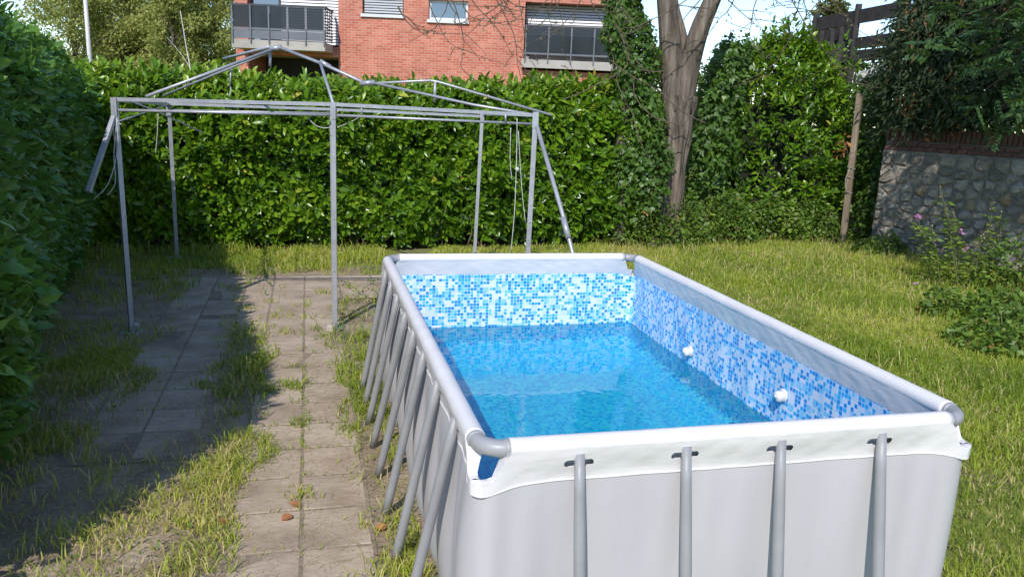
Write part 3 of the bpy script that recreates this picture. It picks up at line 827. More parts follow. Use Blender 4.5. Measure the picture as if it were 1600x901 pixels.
# roof poles
apex = PX(430, 76, 8.9)
tpart('roof_pole', [apex, PX(228, 151, 8.0)], .033)
tpart('roof_pole', [PX(424, 80, 8.9), PX(255, 150, 9.6)], .026)
tpart('roof_pole', [PX(420, 74, 9.0), PX(350, 92, 10.1)], .034)
tpart('roof_pole', [PX(436, 74, 8.9), PX(506, 101, 8.5), PX(572, 131, 8.2)], .034)
tpart('roof_pole', [PX(500, 97, 8.5), PX(521, 163, Y_M)], .029)
tpart('roof_pole', [PX(572, 131, 8.2), PX(672, 126, 8.4), PX(684, 128, 8.4), PX(862, 180, 8.2)], .026)
tpart('roof_pole', [PX(585, 130, 8.2), PX(740, 164, 8.0), PX(836, 180, Y_R)], .028)
ap = tpart('apex_joint', [PX(422, 77, 8.9), PX(440, 74, 8.9)], .06)
tpart('pole_joint', [PX(563, 131, 8.2), PX(586, 129, 8.2)], .055)
tpart('pole_joint', [PX(500, 96, 8.5), PX(516, 105, 8.5)], .05)
tpart('pole_stub', [PX(422, 80, 8.9), PX(422, 104, 8.9)], .03)
tpart('pole_stub', [PX(680, 128, 8.4), PX(679, 160, 8.4)], .03)
tpart('pole_stub', [PX(361, 108, 9.2), PX(359, 136, 9.2)], .018)
# swivelled side legs
tpart('side_leg', [PX(838, 194, Y_R), PX(882, 345, 7.2), PX(894, 393, 7.05), PX(900, 412, 7.0)], .04)
tpart('side_leg_collar', [PX(880, 340, 7.2), PX(888, 372, 7.1)], .055)
tpart('side_leg', [PX(179, 180, Y_L), PX(138, 300, 6.55)], .036, True)
# strings that hang from the frame
def string(label, pts, r=.004, mat='string'):
    pts = smooth_path(pts, 6); c = pts[0].copy()
    o = MB().tube(pts - c, r, 5).build('string', M[mat], None, True); o.location = tuple(c)
    tag(o, label, 'string')
string('looped pale string hanging from the left front tent corner', [PX(182, 185, 7.0), PX(184, 230, 7.0), PX(170, 285, 6.95), PX(146, 312, 6.9)], .004)
string('short pale string beside the left front tent post', [PX(183, 188, 7.0), PX(178, 240, 6.98), PX(180, 285, 6.98), PX(168, 305, 6.95)], .0035)
string('long string with bead hanging near the right tent post', [PX(808, 185, 7.7), PX(807, 250, 7.7), PX(804, 330, 7.7), PX(798, 395, 7.7)], .004)
string('short frayed string left of the beaded one', [PX(798, 200, 7.7), PX(797, 250, 7.7), PX(800, 282, 7.7)], .0035)
string('thin string hanging closest to the right tent post', [PX(810, 205, 7.7), PX(815, 290, 7.7), PX(821, 348, 7.7)], .0035)
bead = MB().tube([PX(808, 261, 7.7), PX(808, 264, 7.7), PX(808, 268, 7.7)], [.012, .022, .012], 8).build('string_bead', M['string'], None, True)
tag(bead, 'white bead threaded on the long hanging string', 'bead')
string('slack guy string sagging under the middle tent beam', [PX(480, 183, 7.4), PX(495, 197, 7.4), PX(515, 199, 7.4), PX(523, 185, 7.4)], .0035)
string('straight guy string running right from the middle post', [PX(527, 199, 7.4), PX(545, 192, 7.5), PX(562, 183, 7.5)], .003)
string('two ply cord hanging before the rear left post', [PX(247, 178, 9.5), PX(246, 205, 9.5), PX(243, 240, 9.5)], .004)
string('frayed cord dangling from the roof pole under the balcony', [PX(360, 136, 9.2), PX(361, 142, 9.2), PX(358, 150, 9.2)], .006)

# ================================================================== HOUSE
HY = 25.0
house = empty('brick_house', (-2.5, HY, 0), 'red brick house with two balconies rising above the hedge', 'house')
HO = np.array([-2.5, HY, 0])
def hx(px): return P(px, 60, HY)[0]
def hz(px, py, Y=HY): return P(px, py, Y)[2]
def hbox(name, x0, x1, y0, y1, z0, z1, mat, parent=None):
    return MB().box(((x0+x1)/2-HO[0], (y0+y1)/2-HO[1], (z0+z1)/2), (x1-x0, y1-y0, z1-z0)).build(name, M[mat], parent or house)
XL, XA, XB, XC, XD, XE = hx(368), hx(388), hx(529), hx(819), hx(966), hx(990)
zb = hz(450, 68); zr = hz(890, 96)
ZT = 7.4
w1 = (hx(566), hx(630), hz(598, 24)); w2 = (hx(669), hx(730), hz(700, 33))
W1T, W2T = 6.3, hz(700, 1)
openings = [(XA, XB, 0, zb-.35), (XA, XB, zb-.05, 6.3), (w1[0], w1[1], w1[2], W1T), (w2[0], w2[1], w2[2], W2T), (XC, XD, zr-.3, hz(890, 6))]
gxs = sorted({XL, XE} | {q for o_ in openings for q in o_[:2]}); gzs = sorted({0, ZT} | {q for o_ in openings for q in o_[2:]})
def is_open(i_, j_):
    cx, cz = (gxs[i_]+gxs[i_+1])/2, (gzs[j_]+gzs[j_+1])/2
    return any(o_[0] < cx < o_[1] and o_[2] < cz < o_[3] for o_ in openings)
nx_, nz_ = len(gxs), len(gzs)
V = np.array([[x-HO[0], y, z] for y in (0., .4) for x in gxs for z in gzs]); F = []; o2 = nx_*nz_
vid = lambda i_, j_: i_*nz_+j_
for i_ in range(nx_-1):
    for j_ in range(nz_-1):
        if is_open(i_, j_): continue
        c4 = [vid(i_, j_), vid(i_+1, j_), vid(i_+1, j_+1), vid(i_, j_+1)]
        F.append(c4); F.append([q+o2 for q in c4[::-1]])
        for (di, dj, e) in ((-1, 0, (3, 0)), (1, 0, (1, 2)), (0, -1, (0, 1)), (0, 1, (2, 3))):
            ii, jj = i_+di, j_+dj
            if not (0 <= ii < nx_-1 and 0 <= jj < nz_-1) or is_open(ii, jj):
                F.append([c4[e[1]], c4[e[0]], c4[e[0]]+o2, c4[e[1]]+o2])
np_mesh('wall', V, [np.array(F)], M['brickwork'], house)
hbox('side_wall', XL, XL+.4, HY+.4, HY+8, 0, ZT, 'brickwork')
hbox('rear_wall', XL+.4, XE, HY+7.6, HY+8, 0, ZT, 'brickwork')
hbox('side_wall', XE-.4, XE, HY+.4, HY+7.6, 0, ZT, 'brickwork')
hbox('roof', XL-.2, XE+.2, HY-.25, HY+8.2, ZT, ZT+.3, 'roof')
hbox('ceiling_slab', XL+.4, XE-.4, HY+.4, HY+7.6, zb-.35, zb-.05, 'concrete')
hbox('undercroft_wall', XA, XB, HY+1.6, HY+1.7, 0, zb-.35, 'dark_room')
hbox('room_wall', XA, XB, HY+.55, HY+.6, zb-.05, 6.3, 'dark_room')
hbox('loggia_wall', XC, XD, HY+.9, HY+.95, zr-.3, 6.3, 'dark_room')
def blind(name, x0, x1, y, z0, z1, pitch, mat, tilt=.5):
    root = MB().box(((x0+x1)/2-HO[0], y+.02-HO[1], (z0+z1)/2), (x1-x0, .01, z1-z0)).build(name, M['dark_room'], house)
    n = int((z1-z0)/pitch); b = MB()
    b.box((0, 0, 0), (x1-x0-.02, .012, pitch*.72), None)
    pr = b.build('slat', M[mat], None); me = pr.data; bpy.data.objects.remove(pr)
    for q in range(n):
        o = bpy.data.objects.new('slat', me); COL.objects.link(o); o.parent = root
        o.location = ((x0+x1)/2-HO[0], y-.015-HO[1], z0 + (q+.5)*pitch); o.rotation_euler = (-.35, 0, 0)
    return root
blind('roller_blind', hx(437), XB-.03, HY+.2, zb, 6.3, .085, 'blind')
hbox('door_frame', hx(434), hx(437), HY+.15, HY+.25, zb, 6.3, 'rail')
hbox('door_glass', XA+.05, hx(434), HY+.3, HY+.32, zb, 6.3, 'glass')
blind('window_blind', w1[0]+.03, w1[1]-.03, HY+.16, w1[2]+.06, W1T, .075, 'blind_grey')
s1 = hbox('window_sill', w1[0]-.04, w1[1]+.04, HY-.07, HY+.2, w1[2]-.07, w1[2]+.02, 'sill')
s2 = hbox('window_sill', w2[0]-.04, w2[1]+.04, HY-.07, HY+.2, w2[2]-.07, w2[2]+.02, 'sill')
wf = hbox('window_frame', w2[0], w2[0]+.07, HY+.1, HY+.18, w2[2]+.02, W2T, 'sill')
hbox('window_frame', w2[1]-.07, w2[1], HY+.1, HY+.18, w2[2]+.02, W2T, 'sill')
hbox('window_frame', w2[0]+.07, w2[1]-.07, HY+.1, HY+.18, w2[2]+.02, w2[2]+.09, 'sill')
hbox('window_frame', w2[0]+.07, w2[1]-.07, HY+.1, HY+.18, W2T-.07, W2T, 'sill')
pn = hbox('window_pane', w2[0]+.07, w2[1]-.07, HY+.13, HY+.15, w2[2]+.09, W2T-.07, 'glass')
# left balcony
BX0, BX1, BY = P(362, 70, 24.0)[0], P(508, 80, 24.0)[0], 24.0
bal = hbox('balcony', BX0, BX1, BY, HY-.003, zb-.24, zb, 'concrete')
bp_ = lambda n, x0, x1, y0, y1, z0, z1, mt: hbox(n, x0, x1, y0, y1, z0, z1, mt, bal)
z_top = zb + .98
bp_('handrail', BX0, BX1+.03, BY-.02, BY+.04, z_top-.05, z_top, 'rail')
bp_('handrail', BX1-.03, BX1+.03, BY+.045, HY, z_top-.05, z_top, 'rail')
bp_('lower_rail', BX0, BX1+.03, BY-.02, BY+.04, zb+.28, zb+.33, 'plinth')
bp_('kick_panel', BX0+.02, BX1, BY, BY+.02, zb+.03, zb+.27, 'plinth')
nb_ = 6
for q in range(nb_):
    x = BX0+.04 + (BX1-BX0-.06)*q/(nb_-1)
    bp_('baluster', x-.02, x+.02, BY-.045, BY-.022, zb-.1, z_top-.052, 'plinth')
    if q < nb_-1:
        x2 = BX0+.04 + (BX1-BX0-.06)*(q+1)/(nb_-1)
        bp_('railing_panel', x+.022, x2-.022, BY+.0, BY+.012, zb+.335, z_top-.055, 'smoked')
for q in range(4):
    y = BY+.1 + q*.25
    bp_('side_baluster', BX1-.012, BX1+.012, y, y+.02, zb+.03, z_top-.052, 'rail')
for q in range(9):
    z = zb+.10+q*.095
    bp_('side_bar', BX1-.008, BX1+.008, BY+.05, HY-.02, z, z+.025, 'rail')
# right balcony, nearly flush
RY = 24.75
rb = hbox('balcony', XC-.05, XD+.1, RY, HY-.003, zr-.24, zr, 'concrete')
rp = lambda n, x0, x1, y0, y1, z0, z1, mt: hbox(n, x0, x1, y0, y1, z0, z1, mt, rb)
zt2 = zr+.98
rp('handrail', XC, XD, RY, RY+.05, zt2-.05, zt2, 'rail')
rp('lower_rail', XC, XD, RY, RY+.05, zr+.14, zr+.19, 'plinth')
for q in range(5):
    x = XC+.05 + (XD-XC-.1)*q/4
    rp('baluster', x-.018, x+.018, RY-.03, RY-.002, zr-.1, zt2-.052, 'plinth')
    if q < 4:
        x2 = XC+.05 + (XD-XC-.1)*(q+1)/4
        rp('railing_panel', x+.02, x2-.02, RY+.01, RY+.022, zr+.195, zt2-.055, 'smoked')
blind('roller_blind', XC+.03, XD-.03, HY+.5, zr+.75, 6.3, .08, 'blind')

# ================================================================== TREES
def limb_path(rng, a, d, length, n=6, wob=.12, droop=0.0):
    pts = [np.array(a, float)]; d = norm(np.array(d, float))
    for q in range(n):
        d = norm(d + rng.normal(0, wob, 3) + np.array([0, 0, -droop]))
        pts.append(pts[-1] + d*length/n)
    return np.array(pts)

def crown_tree(name, label, rng, base, height, rad, mat, cat='tree', group=None, nclump=60, per=60, leaf=.16, crown_z=.35, narrow=1.0, cone=False, tint0=.45, droop=.2, trunk_r=.12, trunk_mat='bark'):
    root = empty(name, tuple(base), label, cat, group)
    tr = MB(); tr.tube(smooth_path([[0, 0, 0], [rng.normal(0, .1), rng.normal(0, .1), height*.4], [rng.normal(0, .15), rng.normal(0, .15), height*.93]], 4), np.linspace(trunk_r, trunk_r*.15, 9), 8)
    tr.build('trunk', M[trunk_mat], root, True)
    z = crown_z + (1-crown_z)*rng.random(nclump)**(1.2 if cone else .9); z = z*height
    q = (z/height-crown_z)/(1-crown_z)
    rr = rad*((1-q)*.95+.05 if cone else np.sqrt(np.clip(1-(2*q-.85)**2/1.35, .03, 1)))
    th = rng.random(nclump)*2*PI; rad_ = rr*np.sqrt(rng.random(nclump))*rng.uniform(.75, 1.15, nclump)
    c = np.stack([np.cos(th)*rad_, np.sin(th)*rad_*narrow, z], 1)
    br = MB()
    for i_ in range(0, nclump, 2):
        b0 = np.array([0, 0, max(.2*height, c[i_, 2]-rad_[i_]*.8)])
        br.tube([b0, (b0+c[i_])/2 + [0, 0, .06*height*.3], c[i_]], [trunk_r*.28, trunk_r*.18, trunk_r*.06], 5)
    br.build('limbs', M[trunk_mat], root, True)['kind'] = 'stuff'
    cl = np.repeat(np.arange(nclump), per)
    cs = rad*rng.uniform(.2, .36, nclump)
    dv = rng.normal(0, 1, (len(cl), 3)); dv = norm(dv)*rng.random((len(cl), 1))**(1/2.2)
    pos = c[cl] + dv*cs[cl][:, None]*np.array([1, 1, .8])
    ax = norm(dv + rng.normal(0, .6, dv.shape) + [0, 0, -droop]); nr_ = norm(rng.normal(0, .6, dv.shape) + [0, 0, .8])
    tint = np.clip(tint0 + .35*(rng.random(nclump)-.5)[cl] + rng.normal(0, .14, len(cl)), 0, 1)
    ln_ = leaf*rng.uniform(.6, 1.3, len(cl))
    leaves('crown', mat, pos, ax, nr_, ln_, ln_*.55, tint, T_QUAD, root, 'stuff')
    return root

# far woodland on the left, behind the hedge
rng = np.random.default_rng(21)
wood = [(118, 41, 8.3, 2.6, .52, 'bushy olive tree just left of the pale pole'), (160, 46, 9.2, 2.4, .40, 'olive green tree just right of the pale pole'),
        (196, 43, 8.6, 2.2, .58, 'yellowish green tree second right of the pale pole'), (236, 47, 9.6, 2.5, .36, 'rounded dark olive tree midway between pole and house'),
        (272, 42, 8.8, 2.0, .62, 'pale green tree with a white birch stem before it'), (306, 46, 9.6, 2.4, .44, 'tall olive tree second from the house corner'),
        (345, 44, 9.2, 2.2, .50, 'olive tree touching the left corner of the brick house')]
for (px_, Y, h_, r_, t0, lb) in wood:
    b0 = P(px_, 100, Y); crown_tree('woodland_tree', lb, rng, (b0[0], Y, 0), h_*.93, r_, M['woodland'], group='trees beyond the hedge', nclump=95, per=170, leaf=.17, crown_z=.08, tint0=t0, trunk_r=.16)
b0 = P(300, 80, 38)
br = empty('birch_sapling', (b0[0], 38, 0), 'thin bare white birch stem before the far trees', 'tree')
MB().tube(smooth_path([[0, 0, 0], [-.1, 0, 3.0], [-.25, 0, 4.2], [-.45, 0, 5.8]], 4), np.linspace(.035, .015, 13), 7).build('trunk', M['pole'], br, True)
MB().tube(smooth_path([[-.12, 0, 3.3], [-.5, 0, 3.9], [-1.1, 0, 4.6]], 3), np.linspace(.014, .007, 7), 5).build('branch', M['pole'], br, True)
b0 = P(138, 60, 30)
pl = empty('lamp_pole', (b0[0], 30, 0), 'slim pale lamp pole standing beyond the left hedge', 'pole')
MB().tube([[0, 0, 0], [0, 0, 3], [-.02, 0, 7.5]], [.085, .08, .06], 10).build('shaft', M['pole'], pl, True)
MB().box((.25, 0, 7.52), (.7, .14, .10), None, .03).build('lamp_head', M['pole'], pl)

# forked tree at the back
rng = np.random.default_rng(31)
TY = 13.3
tb = P(1048, 300, TY); tbase = np.array([tb[0], TY, 0.0])
tree = empty('forked_tree', tuple(tbase), 'mature tree with ridged grey trunk forking above the hedge', 'tree')
rel = lambda x, y, Y: P(x, y, Y) - tbase
tp_ = smooth_path([[-.12, 0, -.02], rel(1046, 320, TY), rel(1053, 250, TY), rel(1059, 190, TY), rel(1062, 150, TY)], 7)
# fluted trunk
tp_ = smooth_path(tp_[::2], 6); nseg = 64; V = []
for i_, c in enumerate(tp_):
    q = i_/(len(tp_)-1); r = .182 + .075*max(0, q-.45)/.55 + .10*max(0, .2-q)/.2
    for a_ in range(nseg):
        an = a_*2*PI/nseg
        fl = 1 + (.15*(1-q)+.04)*math.sin(an*5 + q*2.5) + .06*math.sin(an*9+q*5) + .05*math.sin(q*23+an*2)
        V.append(c + (r*fl + .034*(float(vnoise(np.array([math.cos(an)*3.2, math.sin(an)*3.2, c[2]*1.1]), 1.6))-.5) + .03*abs(float(vnoise(np.array([math.cos(an)*6, math.sin(an)*6, c[2]*.9]), 1.4))-.5))*np.array([math.cos(an), math.sin(an), 0]))
k_ = len(tp_); i2 = np.arange(k_-1)[:, None]*nseg; j = np.arange(nseg)[None]
np_mesh('trunk', np.array(V), [np.stack([i2+j, i2+(j+1) % nseg, i2+nseg+(j+1) % nseg, i2+nseg+j], -1).reshape(-1, 4)], M['bark'], tree, smooth=True)
def tlimb(name, pts, r0, r1, mat='bark', n=10):
    p_ = smooth_path(pts, 5); return MB().tube(p_, np.linspace(r0, r1, len(p_)), n).build(name, M[mat], tree, True)
tlimb('limb', [rel(1056, 175, TY), rel(1050, 110, TY), rel(1046, 50, TY), rel(1040, -10, TY), rel(1030, -160, TY)], .215, .12, n=14)
tlimb('limb', [rel(1064, 175, TY), rel(1076, 110, TY), rel(1092, 50, TY-.1), rel(1113, 0, TY-.2), rel(1150, -90, TY-.3), rel(1190, -200, TY-.3)], .19, .09, n=14)
tlimb('limb', [rel(1070, 120, TY), rel(1066, 60, TY+.2), rel(1052, 0, TY+.3), rel(1050, -90, TY+.4)], .10, .06)
tlimb('branch', [rel(1046, -20, TY), rel(980, -60, TY-.4), rel(890, -70, TY-.8), rel(800, -50, TY-1.0), rel(720, -20, TY-1.0)], .055, .015)
tlimb('branch', [rel(1113, 0, TY), rel(1170, -30, TY-.2), rel(1250, -40, TY-.4), rel(1340, -30, TY-.5)], .05, .014)
# drooping twigs over the house wall and into the sky gap
tw = MB(); tips = []; DR = []
starts = [(620, 10), (668, -10), (700, -15), (728, -15), (760, -20), (790, -30), (828, -25), (860, -35), (890, -30), (925, -30), (945, -25), (1000, -30), (1130, -20), (1160, -30), (1190, -25), (1215, -30), (1240, -30), (1265, -30), (1290, -20)]
for (sx, sy) in starts:
    for rep in range(2):
        Yq = TY - rng.uniform(.3, 1.2); x, y = sx + rng.normal(0, 10), sy; dx, dy = rng.normal(0, 5), 12
        pts = []
        n_ = int(rng.integers(6, 11))
        for q in range(n_):
            pts.append(rel(x, y, Yq + .02*q)); dx += rng.normal(0, 3.2); dy += rng.normal(-.4, 2.2); dx = np.clip(dx, -14, 14); dy = max(dy, 1); x += dx; y += dy
            if q > 1 and rng.random() < .55:
                x2, y2, ddx, ddy = x, y, dx + rng.choice([-1, 1])*rng.uniform(6, 12), dy*rng.uniform(-.2, .8); p2 = []
                for w_ in range(5):
                    p2.append(rel(x2, y2, Yq)); x2 += ddx*.7; y2 += ddy*.7; ddx += rng.normal(0, 2); ddy += rng.normal(.6, 2)
                p2 = smooth_path(p2, 2); tw.tube(p2, np.linspace(.006, .003, len(p2)), 4); tips += list(p2[2:])
        pts = smooth_path(pts, 3); tw.tube(pts, np.linspace(.010, .004, len(pts)), 5); tips += list(pts[5:])
tw.build('twigs', M['twig'], tree, True)['kind'] = 'stuff'
tips = np.array(tips); tips = tips[rng.random(len(tips)) < .32]
ax = rng.normal(0, 1, tips.shape) + [0, 0, -.6]
leaves('sparse_leaves', M['spruce'], tips, ax, rng.normal(0, 1, tips.shape), rng.uniform(.03, .07, len(tips)), rng.uniform(.015, .03, len(tips)), rng.uniform(.2, 1, len(tips)), T_SIMPLE, tree, 'stuff')

# ivy-clad thinner trunk to its left
tb2 = P(972, 265, 13.1); b2 = np.array([tb2[0], 13.1, 0])
t2 = empty('ivy_clad_tree', tuple(b2), 'thinner leaning trunk clad in ivy left of the forked tree', 'tree')
rel2 = lambda x, y, Y=13.1: P(x, y, Y) - b2
p_ = smooth_path([[0, 0, 0], rel2(972, 262), rel2(975, 190), rel2(985, 110), rel2(978, 50), rel2(962, 0), rel2(945, -80)], 4)
MB().tube(p_, np.linspace(.125, .10, len(p_)), 12).build('trunk', M['bark'], t2, True)

def ivy_cloud(name, label, rng, path, rads, n, mat, parent=None, leaf=.075, tint0=.45, tmpl=T_IVY, cat='climber', squash=1.0):
    """leaves hugging a thick irregular sleeve round a path (world coordinates)"""
    path = np.asarray(path, float); k = len(path)
    t = rng.random(n)*(k-1); i_ = np.minimum(t.astype(int), k-2); f = (t-i_)[:, None]
    c = path[i_]*(1-f) + path[i_+1]*f; r = np.interp(t, np.arange(k), rads)
    dv = norm(rng.normal(0, 1, (n, 3)) * [1, 1, .5])
    lum = .55 + .9*vnoise(c + dv*r[:, None], 2.6)
    pos = c + dv*(r*lum*rng.uniform(.75, 1.05, n))[:, None]
    base = path[0].copy(); base[2] = 0
    root = parent
    if root is None: root = empty(name, tuple(base), label, cat)
    off = np.array(root.location)
    ax = norm(dv*.4 + rng.normal(0, .5, dv.shape) + [0, 0, -.7]); nr_ = norm(dv + rng.normal(0, .35, dv.shape) + [0, 0, .3])
    tint = np.clip(tint0 + .5*(vnoise(pos, 3)-.5) + rng.normal(0, .15, n), 0, 1)
    ln_ = leaf*rng.uniform(.6, 1.25, n)
    leaves('foliage', mat, pos-off, ax, nr_, ln_, ln_*.8, tint, tmpl, root, 'stuff')
    return root
rng = np.random.default_rng(41)
PP = lambda x, y, Y: P(x, y, Y)
iv = ivy_cloud('ivy', 'ivy sleeve covering the thinner trunk left of the fork', rng, [PP(1005, 310, 13.2), PP(1002, 250, 13.2), PP(997, 180, 13.15), PP(992, 110, 13.1), PP(982, 50, 13.1), PP(972, 0, 13.1), PP(962, -60, 13.1)], [.55, .46, .44, .40, .36, .30, .24], 7600, M['ivy'], leaf=.085)
mb = MB(); off = np.array(iv.location)
for q in range(10):
    x, y = rng.uniform(950, 1030), rng.uniform(20, 120); pts = []
    dx, dy = rng.normal(0, 8), rng.uniform(8, 18)
    for w_ in range(8): pts.append(P(x, y, 12.6+rng.normal(0, .05))-off); x += dx; y += dy; dx += rng.normal(0, 5); dy += rng.normal(-.5, 4)
    pts = smooth_path(pts, 3); mb.tube(pts, .008, 5)
mb.build('bare_vines', M['twig'], iv, True)['kind'] = 'stuff'
rng = np.random.default_rng(42)
ivy_cloud('ivy', 'ivy climbing behind the fork on its right side', rng, [PP(1100, 300, 14.6), PP(1110, 230, 14.6), PP(1120, 170, 14.6), PP(1135, 110, 14.7), PP(1150, 70, 14.8)], [.6, .55, .5, .38, .22], 3600, M['ivy'], leaf=.10, tint0=.40)
rng = np.random.default_rng(43)
ivy_cloud('ivy', 'dark ivy hanging between the wooden stake and the stone wall', rng, [PP(1385, 380, 14.5), PP(1385, 310, 14.5), PP(1372, 250, 14.8), PP(1372, 190, 15.0), PP(1362, 140, 15.2)], [.55, .5, .5, .55, .5], 4200, M['ivy'], leaf=.085, tint0=.35)

# laurel shrub right of the forked tree
rng = np.random.default_rng(51)
sc = P(1205, 230, 15.5); sb = np.array([sc[0], 15.5, 0])
n = 2300
dv = norm(rng.normal(0, 1, (n, 3)))
zz = rng.random(n)
hgt = 3.5; prof = np.interp(zz, [0, .15, .4, .7, .88, 1], [1.0, 1.3, 1.45, 1.25, .9, .3])
th = rng.random(n)*2*PI
lum = .80 + .42*vnoise(np.stack([np.cos(th)*1.6, np.sin(th)*1.6, zz*4], -1), 1.6)
pos = np.stack([sb[0] + .1*zz + np.cos(th)*prof*lum, sb[1] + np.sin(th)*prof*lum*.75, zz*hgt + .1], 1)
nr_ = np.stack([np.cos(th), np.sin(th), .25 + zz*1.1], 1)
# upright leading shoots on top
m_ = 160
tx = rng.normal(0, .55, m_); 
p2 = np.stack([sb[0] + .12 + tx, sb[1] + rng.normal(0, .35, m_), hgt + .05 + .55*rng.random(m_)*np.clip(1-np.abs(tx)/.9, 0, 1) - .25*np.abs(tx)], 1)
shrub = build_hedge('laurel_shrub', 'large rounded laurel shrub between forked tree and wooden stake', rng, [(pos, nr_), (p2, np.tile([0, -.1, 1.], (m_, 1)))], [tuple(sb)], M['laurel'], .14, 200, updir=.5, topgrow=.04)
shrub['category'] = 'shrub'
b = MB()
for q in range(14):
    a_ = rng.random()*6.28; r_ = rng.uniform(.3, .9)
    pts = smooth_path([[rng.normal(0, .1), rng.normal(0, .1), 0], [math.cos(a_)*r_*.5, math.sin(a_)*r_*.4, 1.4], [math.cos(a_)*r_, math.sin(a_)*r_*.7, 3.0+rng.random()*.5]], 4)
    b.tube(pts, np.linspace(.03, .008, len(pts)), 6)
b.build('stems', M['twig'], shrub, True)['kind'] = 'stuff'
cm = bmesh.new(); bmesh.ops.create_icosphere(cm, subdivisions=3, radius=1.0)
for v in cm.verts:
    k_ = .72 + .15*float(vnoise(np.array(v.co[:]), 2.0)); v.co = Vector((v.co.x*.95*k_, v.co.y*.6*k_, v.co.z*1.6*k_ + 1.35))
me = bpy.data.meshes.new('light_block_core'); cm.to_mesh(me); cm.free(); me.materials.append(M['hedge_core'])  # dark solid lump added inside the shrub to block light
link(bpy.data.objects.new('light_block_core', me), shrub)

# ================================================================== STONE WALL, FENCE, CONIFERS
rng = np.random.default_rng(61)
WA = np.array([6.15, 13.75]); WB_ = np.array([10.2, 9.15])
wd = norm(WB_-WA); wl = np.linalg.norm(WB_-WA); wnn = np.array([-wd[1], wd[0]])
if wnn[1] > 0: wnn = -wnn
wang = math.atan2(wd[1], wd[0])
wall = empty('stone_wall', (WA[0], WA[1], 0), 'shaded rubble stone wall with brick courses along its top', 'wall', rz=wang)
sgn = -1.0     # local -y faces the garden
MB().box((wl/2, .24, .86), (wl, .40, 1.72)).build('mortar_bed', M['mortar'], wall)
def clip_poly(poly, p, n_):
    out = []
    for i_ in range(len(poly)):
        a, b = poly[i_], poly[(i_+1) % len(poly)]
        da, db = np.dot(a-p, n_), np.dot(b-p, n_)
        if da <= 0: out.append(a)
        if da*db < 0: out.append(a + (b-a)*da/(da-db))
    return out
seeds = []
row = 0; z = .02
while z < 1.62:
    hgt_ = rng.uniform(.12, .19); x = rng.uniform(-.1, .1)
    while x < wl:
        w_ = rng.uniform(.13, .30); seeds.append((x+w_/2, z+hgt_/2+rng.normal(0, .025))); x += w_
    z += hgt_
seeds = np.array(seeds)
for i_, s_ in enumerate(seeds):
    if s_[0] > 3.1 and False: continue
    poly = [np.array(q) for q in ((s_[0]-.3, s_[1]-.25), (s_[0]+.3, s_[1]-.25), (s_[0]+.3, s_[1]+.25), (s_[0]-.3, s_[1]+.25))]
    dd = seeds - s_
    for j_ in np.argsort((dd**2).sum(1))[1:14]:
        dvec = dd[j_]; ln = np.linalg.norm(dvec)
        poly = clip_poly(poly, s_ + dvec*.5 - dvec/ln*.008, dvec/ln)
        if len(poly) < 3: break
    for p0, n_ in (((0, .0), (-1, 0)), ((wl, 0), (1, 0)), ((0, .0), (0, -1)), ((0, 1.70), (0, 1))):
        if len(poly) >= 3: poly = clip_poly(poly, np.array(p0, float), np.array(n_, float))
    if len(poly) < 3: continue
    poly = np.array(poly); c = poly.mean(0); pr_ = rng.uniform(.018, .058)
    if np.abs(np.sum(poly[:, 0]*np.roll(poly[:, 1], -1) - poly[:, 1]*np.roll(poly[:, 0], -1)))/2 < .002: continue
    sub_ = []
    for q in range(len(poly)):
        a_, b_ = poly[q], poly[(q+1) % len(poly)]; ln = np.linalg.norm(b_-a_)
        sub_.append(a_ + (c-a_)*rng.uniform(.05, .2))
        if ln > .07: sub_.append(a_*.5 + b_*.5 + rng.normal(0, .006, 2))
    poly = np.array(sub_)
    k_ = len(poly)
    def ringy(sc_, y): return np.stack([(c[0] + (poly[:, 0]-c[0])*sc_)-c[0], np.full(k_, y), (c[1] + (poly[:, 1]-c[1])*sc_)-c[1]], 1)
    V = np.concatenate([ringy(1.0, .06), ringy(.985, -pr_*.30), ringy(.76, -pr_) + rng.normal(0, .007, (k_, 3)), [[rng.normal(0, .015), -pr_*rng.uniform(.8, 1.5), rng.normal(0, .015)]]])
    F = []
    for a_ in range(2):
        for b_ in range(k_): F.append([a_*k_+b_, a_*k_+(b_+1) % k_, (a_+1)*k_+(b_+1) % k_, (a_+1)*k_+b_])
    T = [[2*k_+b_, 2*k_+(b_+1) % k_, 3*k_] for b_ in range(k_)]
    o = np_mesh('stone', V, [np.array(F), np.array(T)], M['stone_tan'] if rng.random() < .09 else M['stone'], wall)
    o.location = (c[0], .05, c[1])
    o.data.polygons.foreach_set('use_smooth', np.zeros(len(o.data.polygons), bool))
bmesh_ = None
bk = MB().box((0, 0, 0), (.205, .30, .062), None, .006).build('brick', M['brick'], None); bkm = bk.data; bpy.data.objects.remove(bk)
hk = MB().box((0, 0, 0), (.062, .30, .20), None, .006).build('brick', M['brick'], None); hkm = hk.data; bpy.data.objects.remove(hk)
for r_ in range(2):
    for q in range(int(wl/.217)):
        o = bpy.data.objects.new('brick', bkm); COL.objects.link(o); o.parent = wall
        o.location = (.11 + q*.217 + (.108 if r_ else 0) + rng.normal(0, .003), .19 + rng.normal(0, .004), 1.757 + r_*.074)
        o.rotation_euler = (0, rng.normal(0, .01), rng.normal(0, .01))
for q in range(int(wl/.074)):
    o = bpy.data.objects.new('brick', hkm); COL.objects.link(o); o.parent = wall
    o.location = (.04 + q*.074, .19 + rng.normal(0, .005), 1.985 + rng.normal(0, .004)); o.rotation_euler = (rng.normal(0, .01), rng.normal(0, .02), 0)
MB().box((wl/2, .21, 1.89), (wl-.02, .26, .36)).build('mortar_core', M['mortar'], wall)

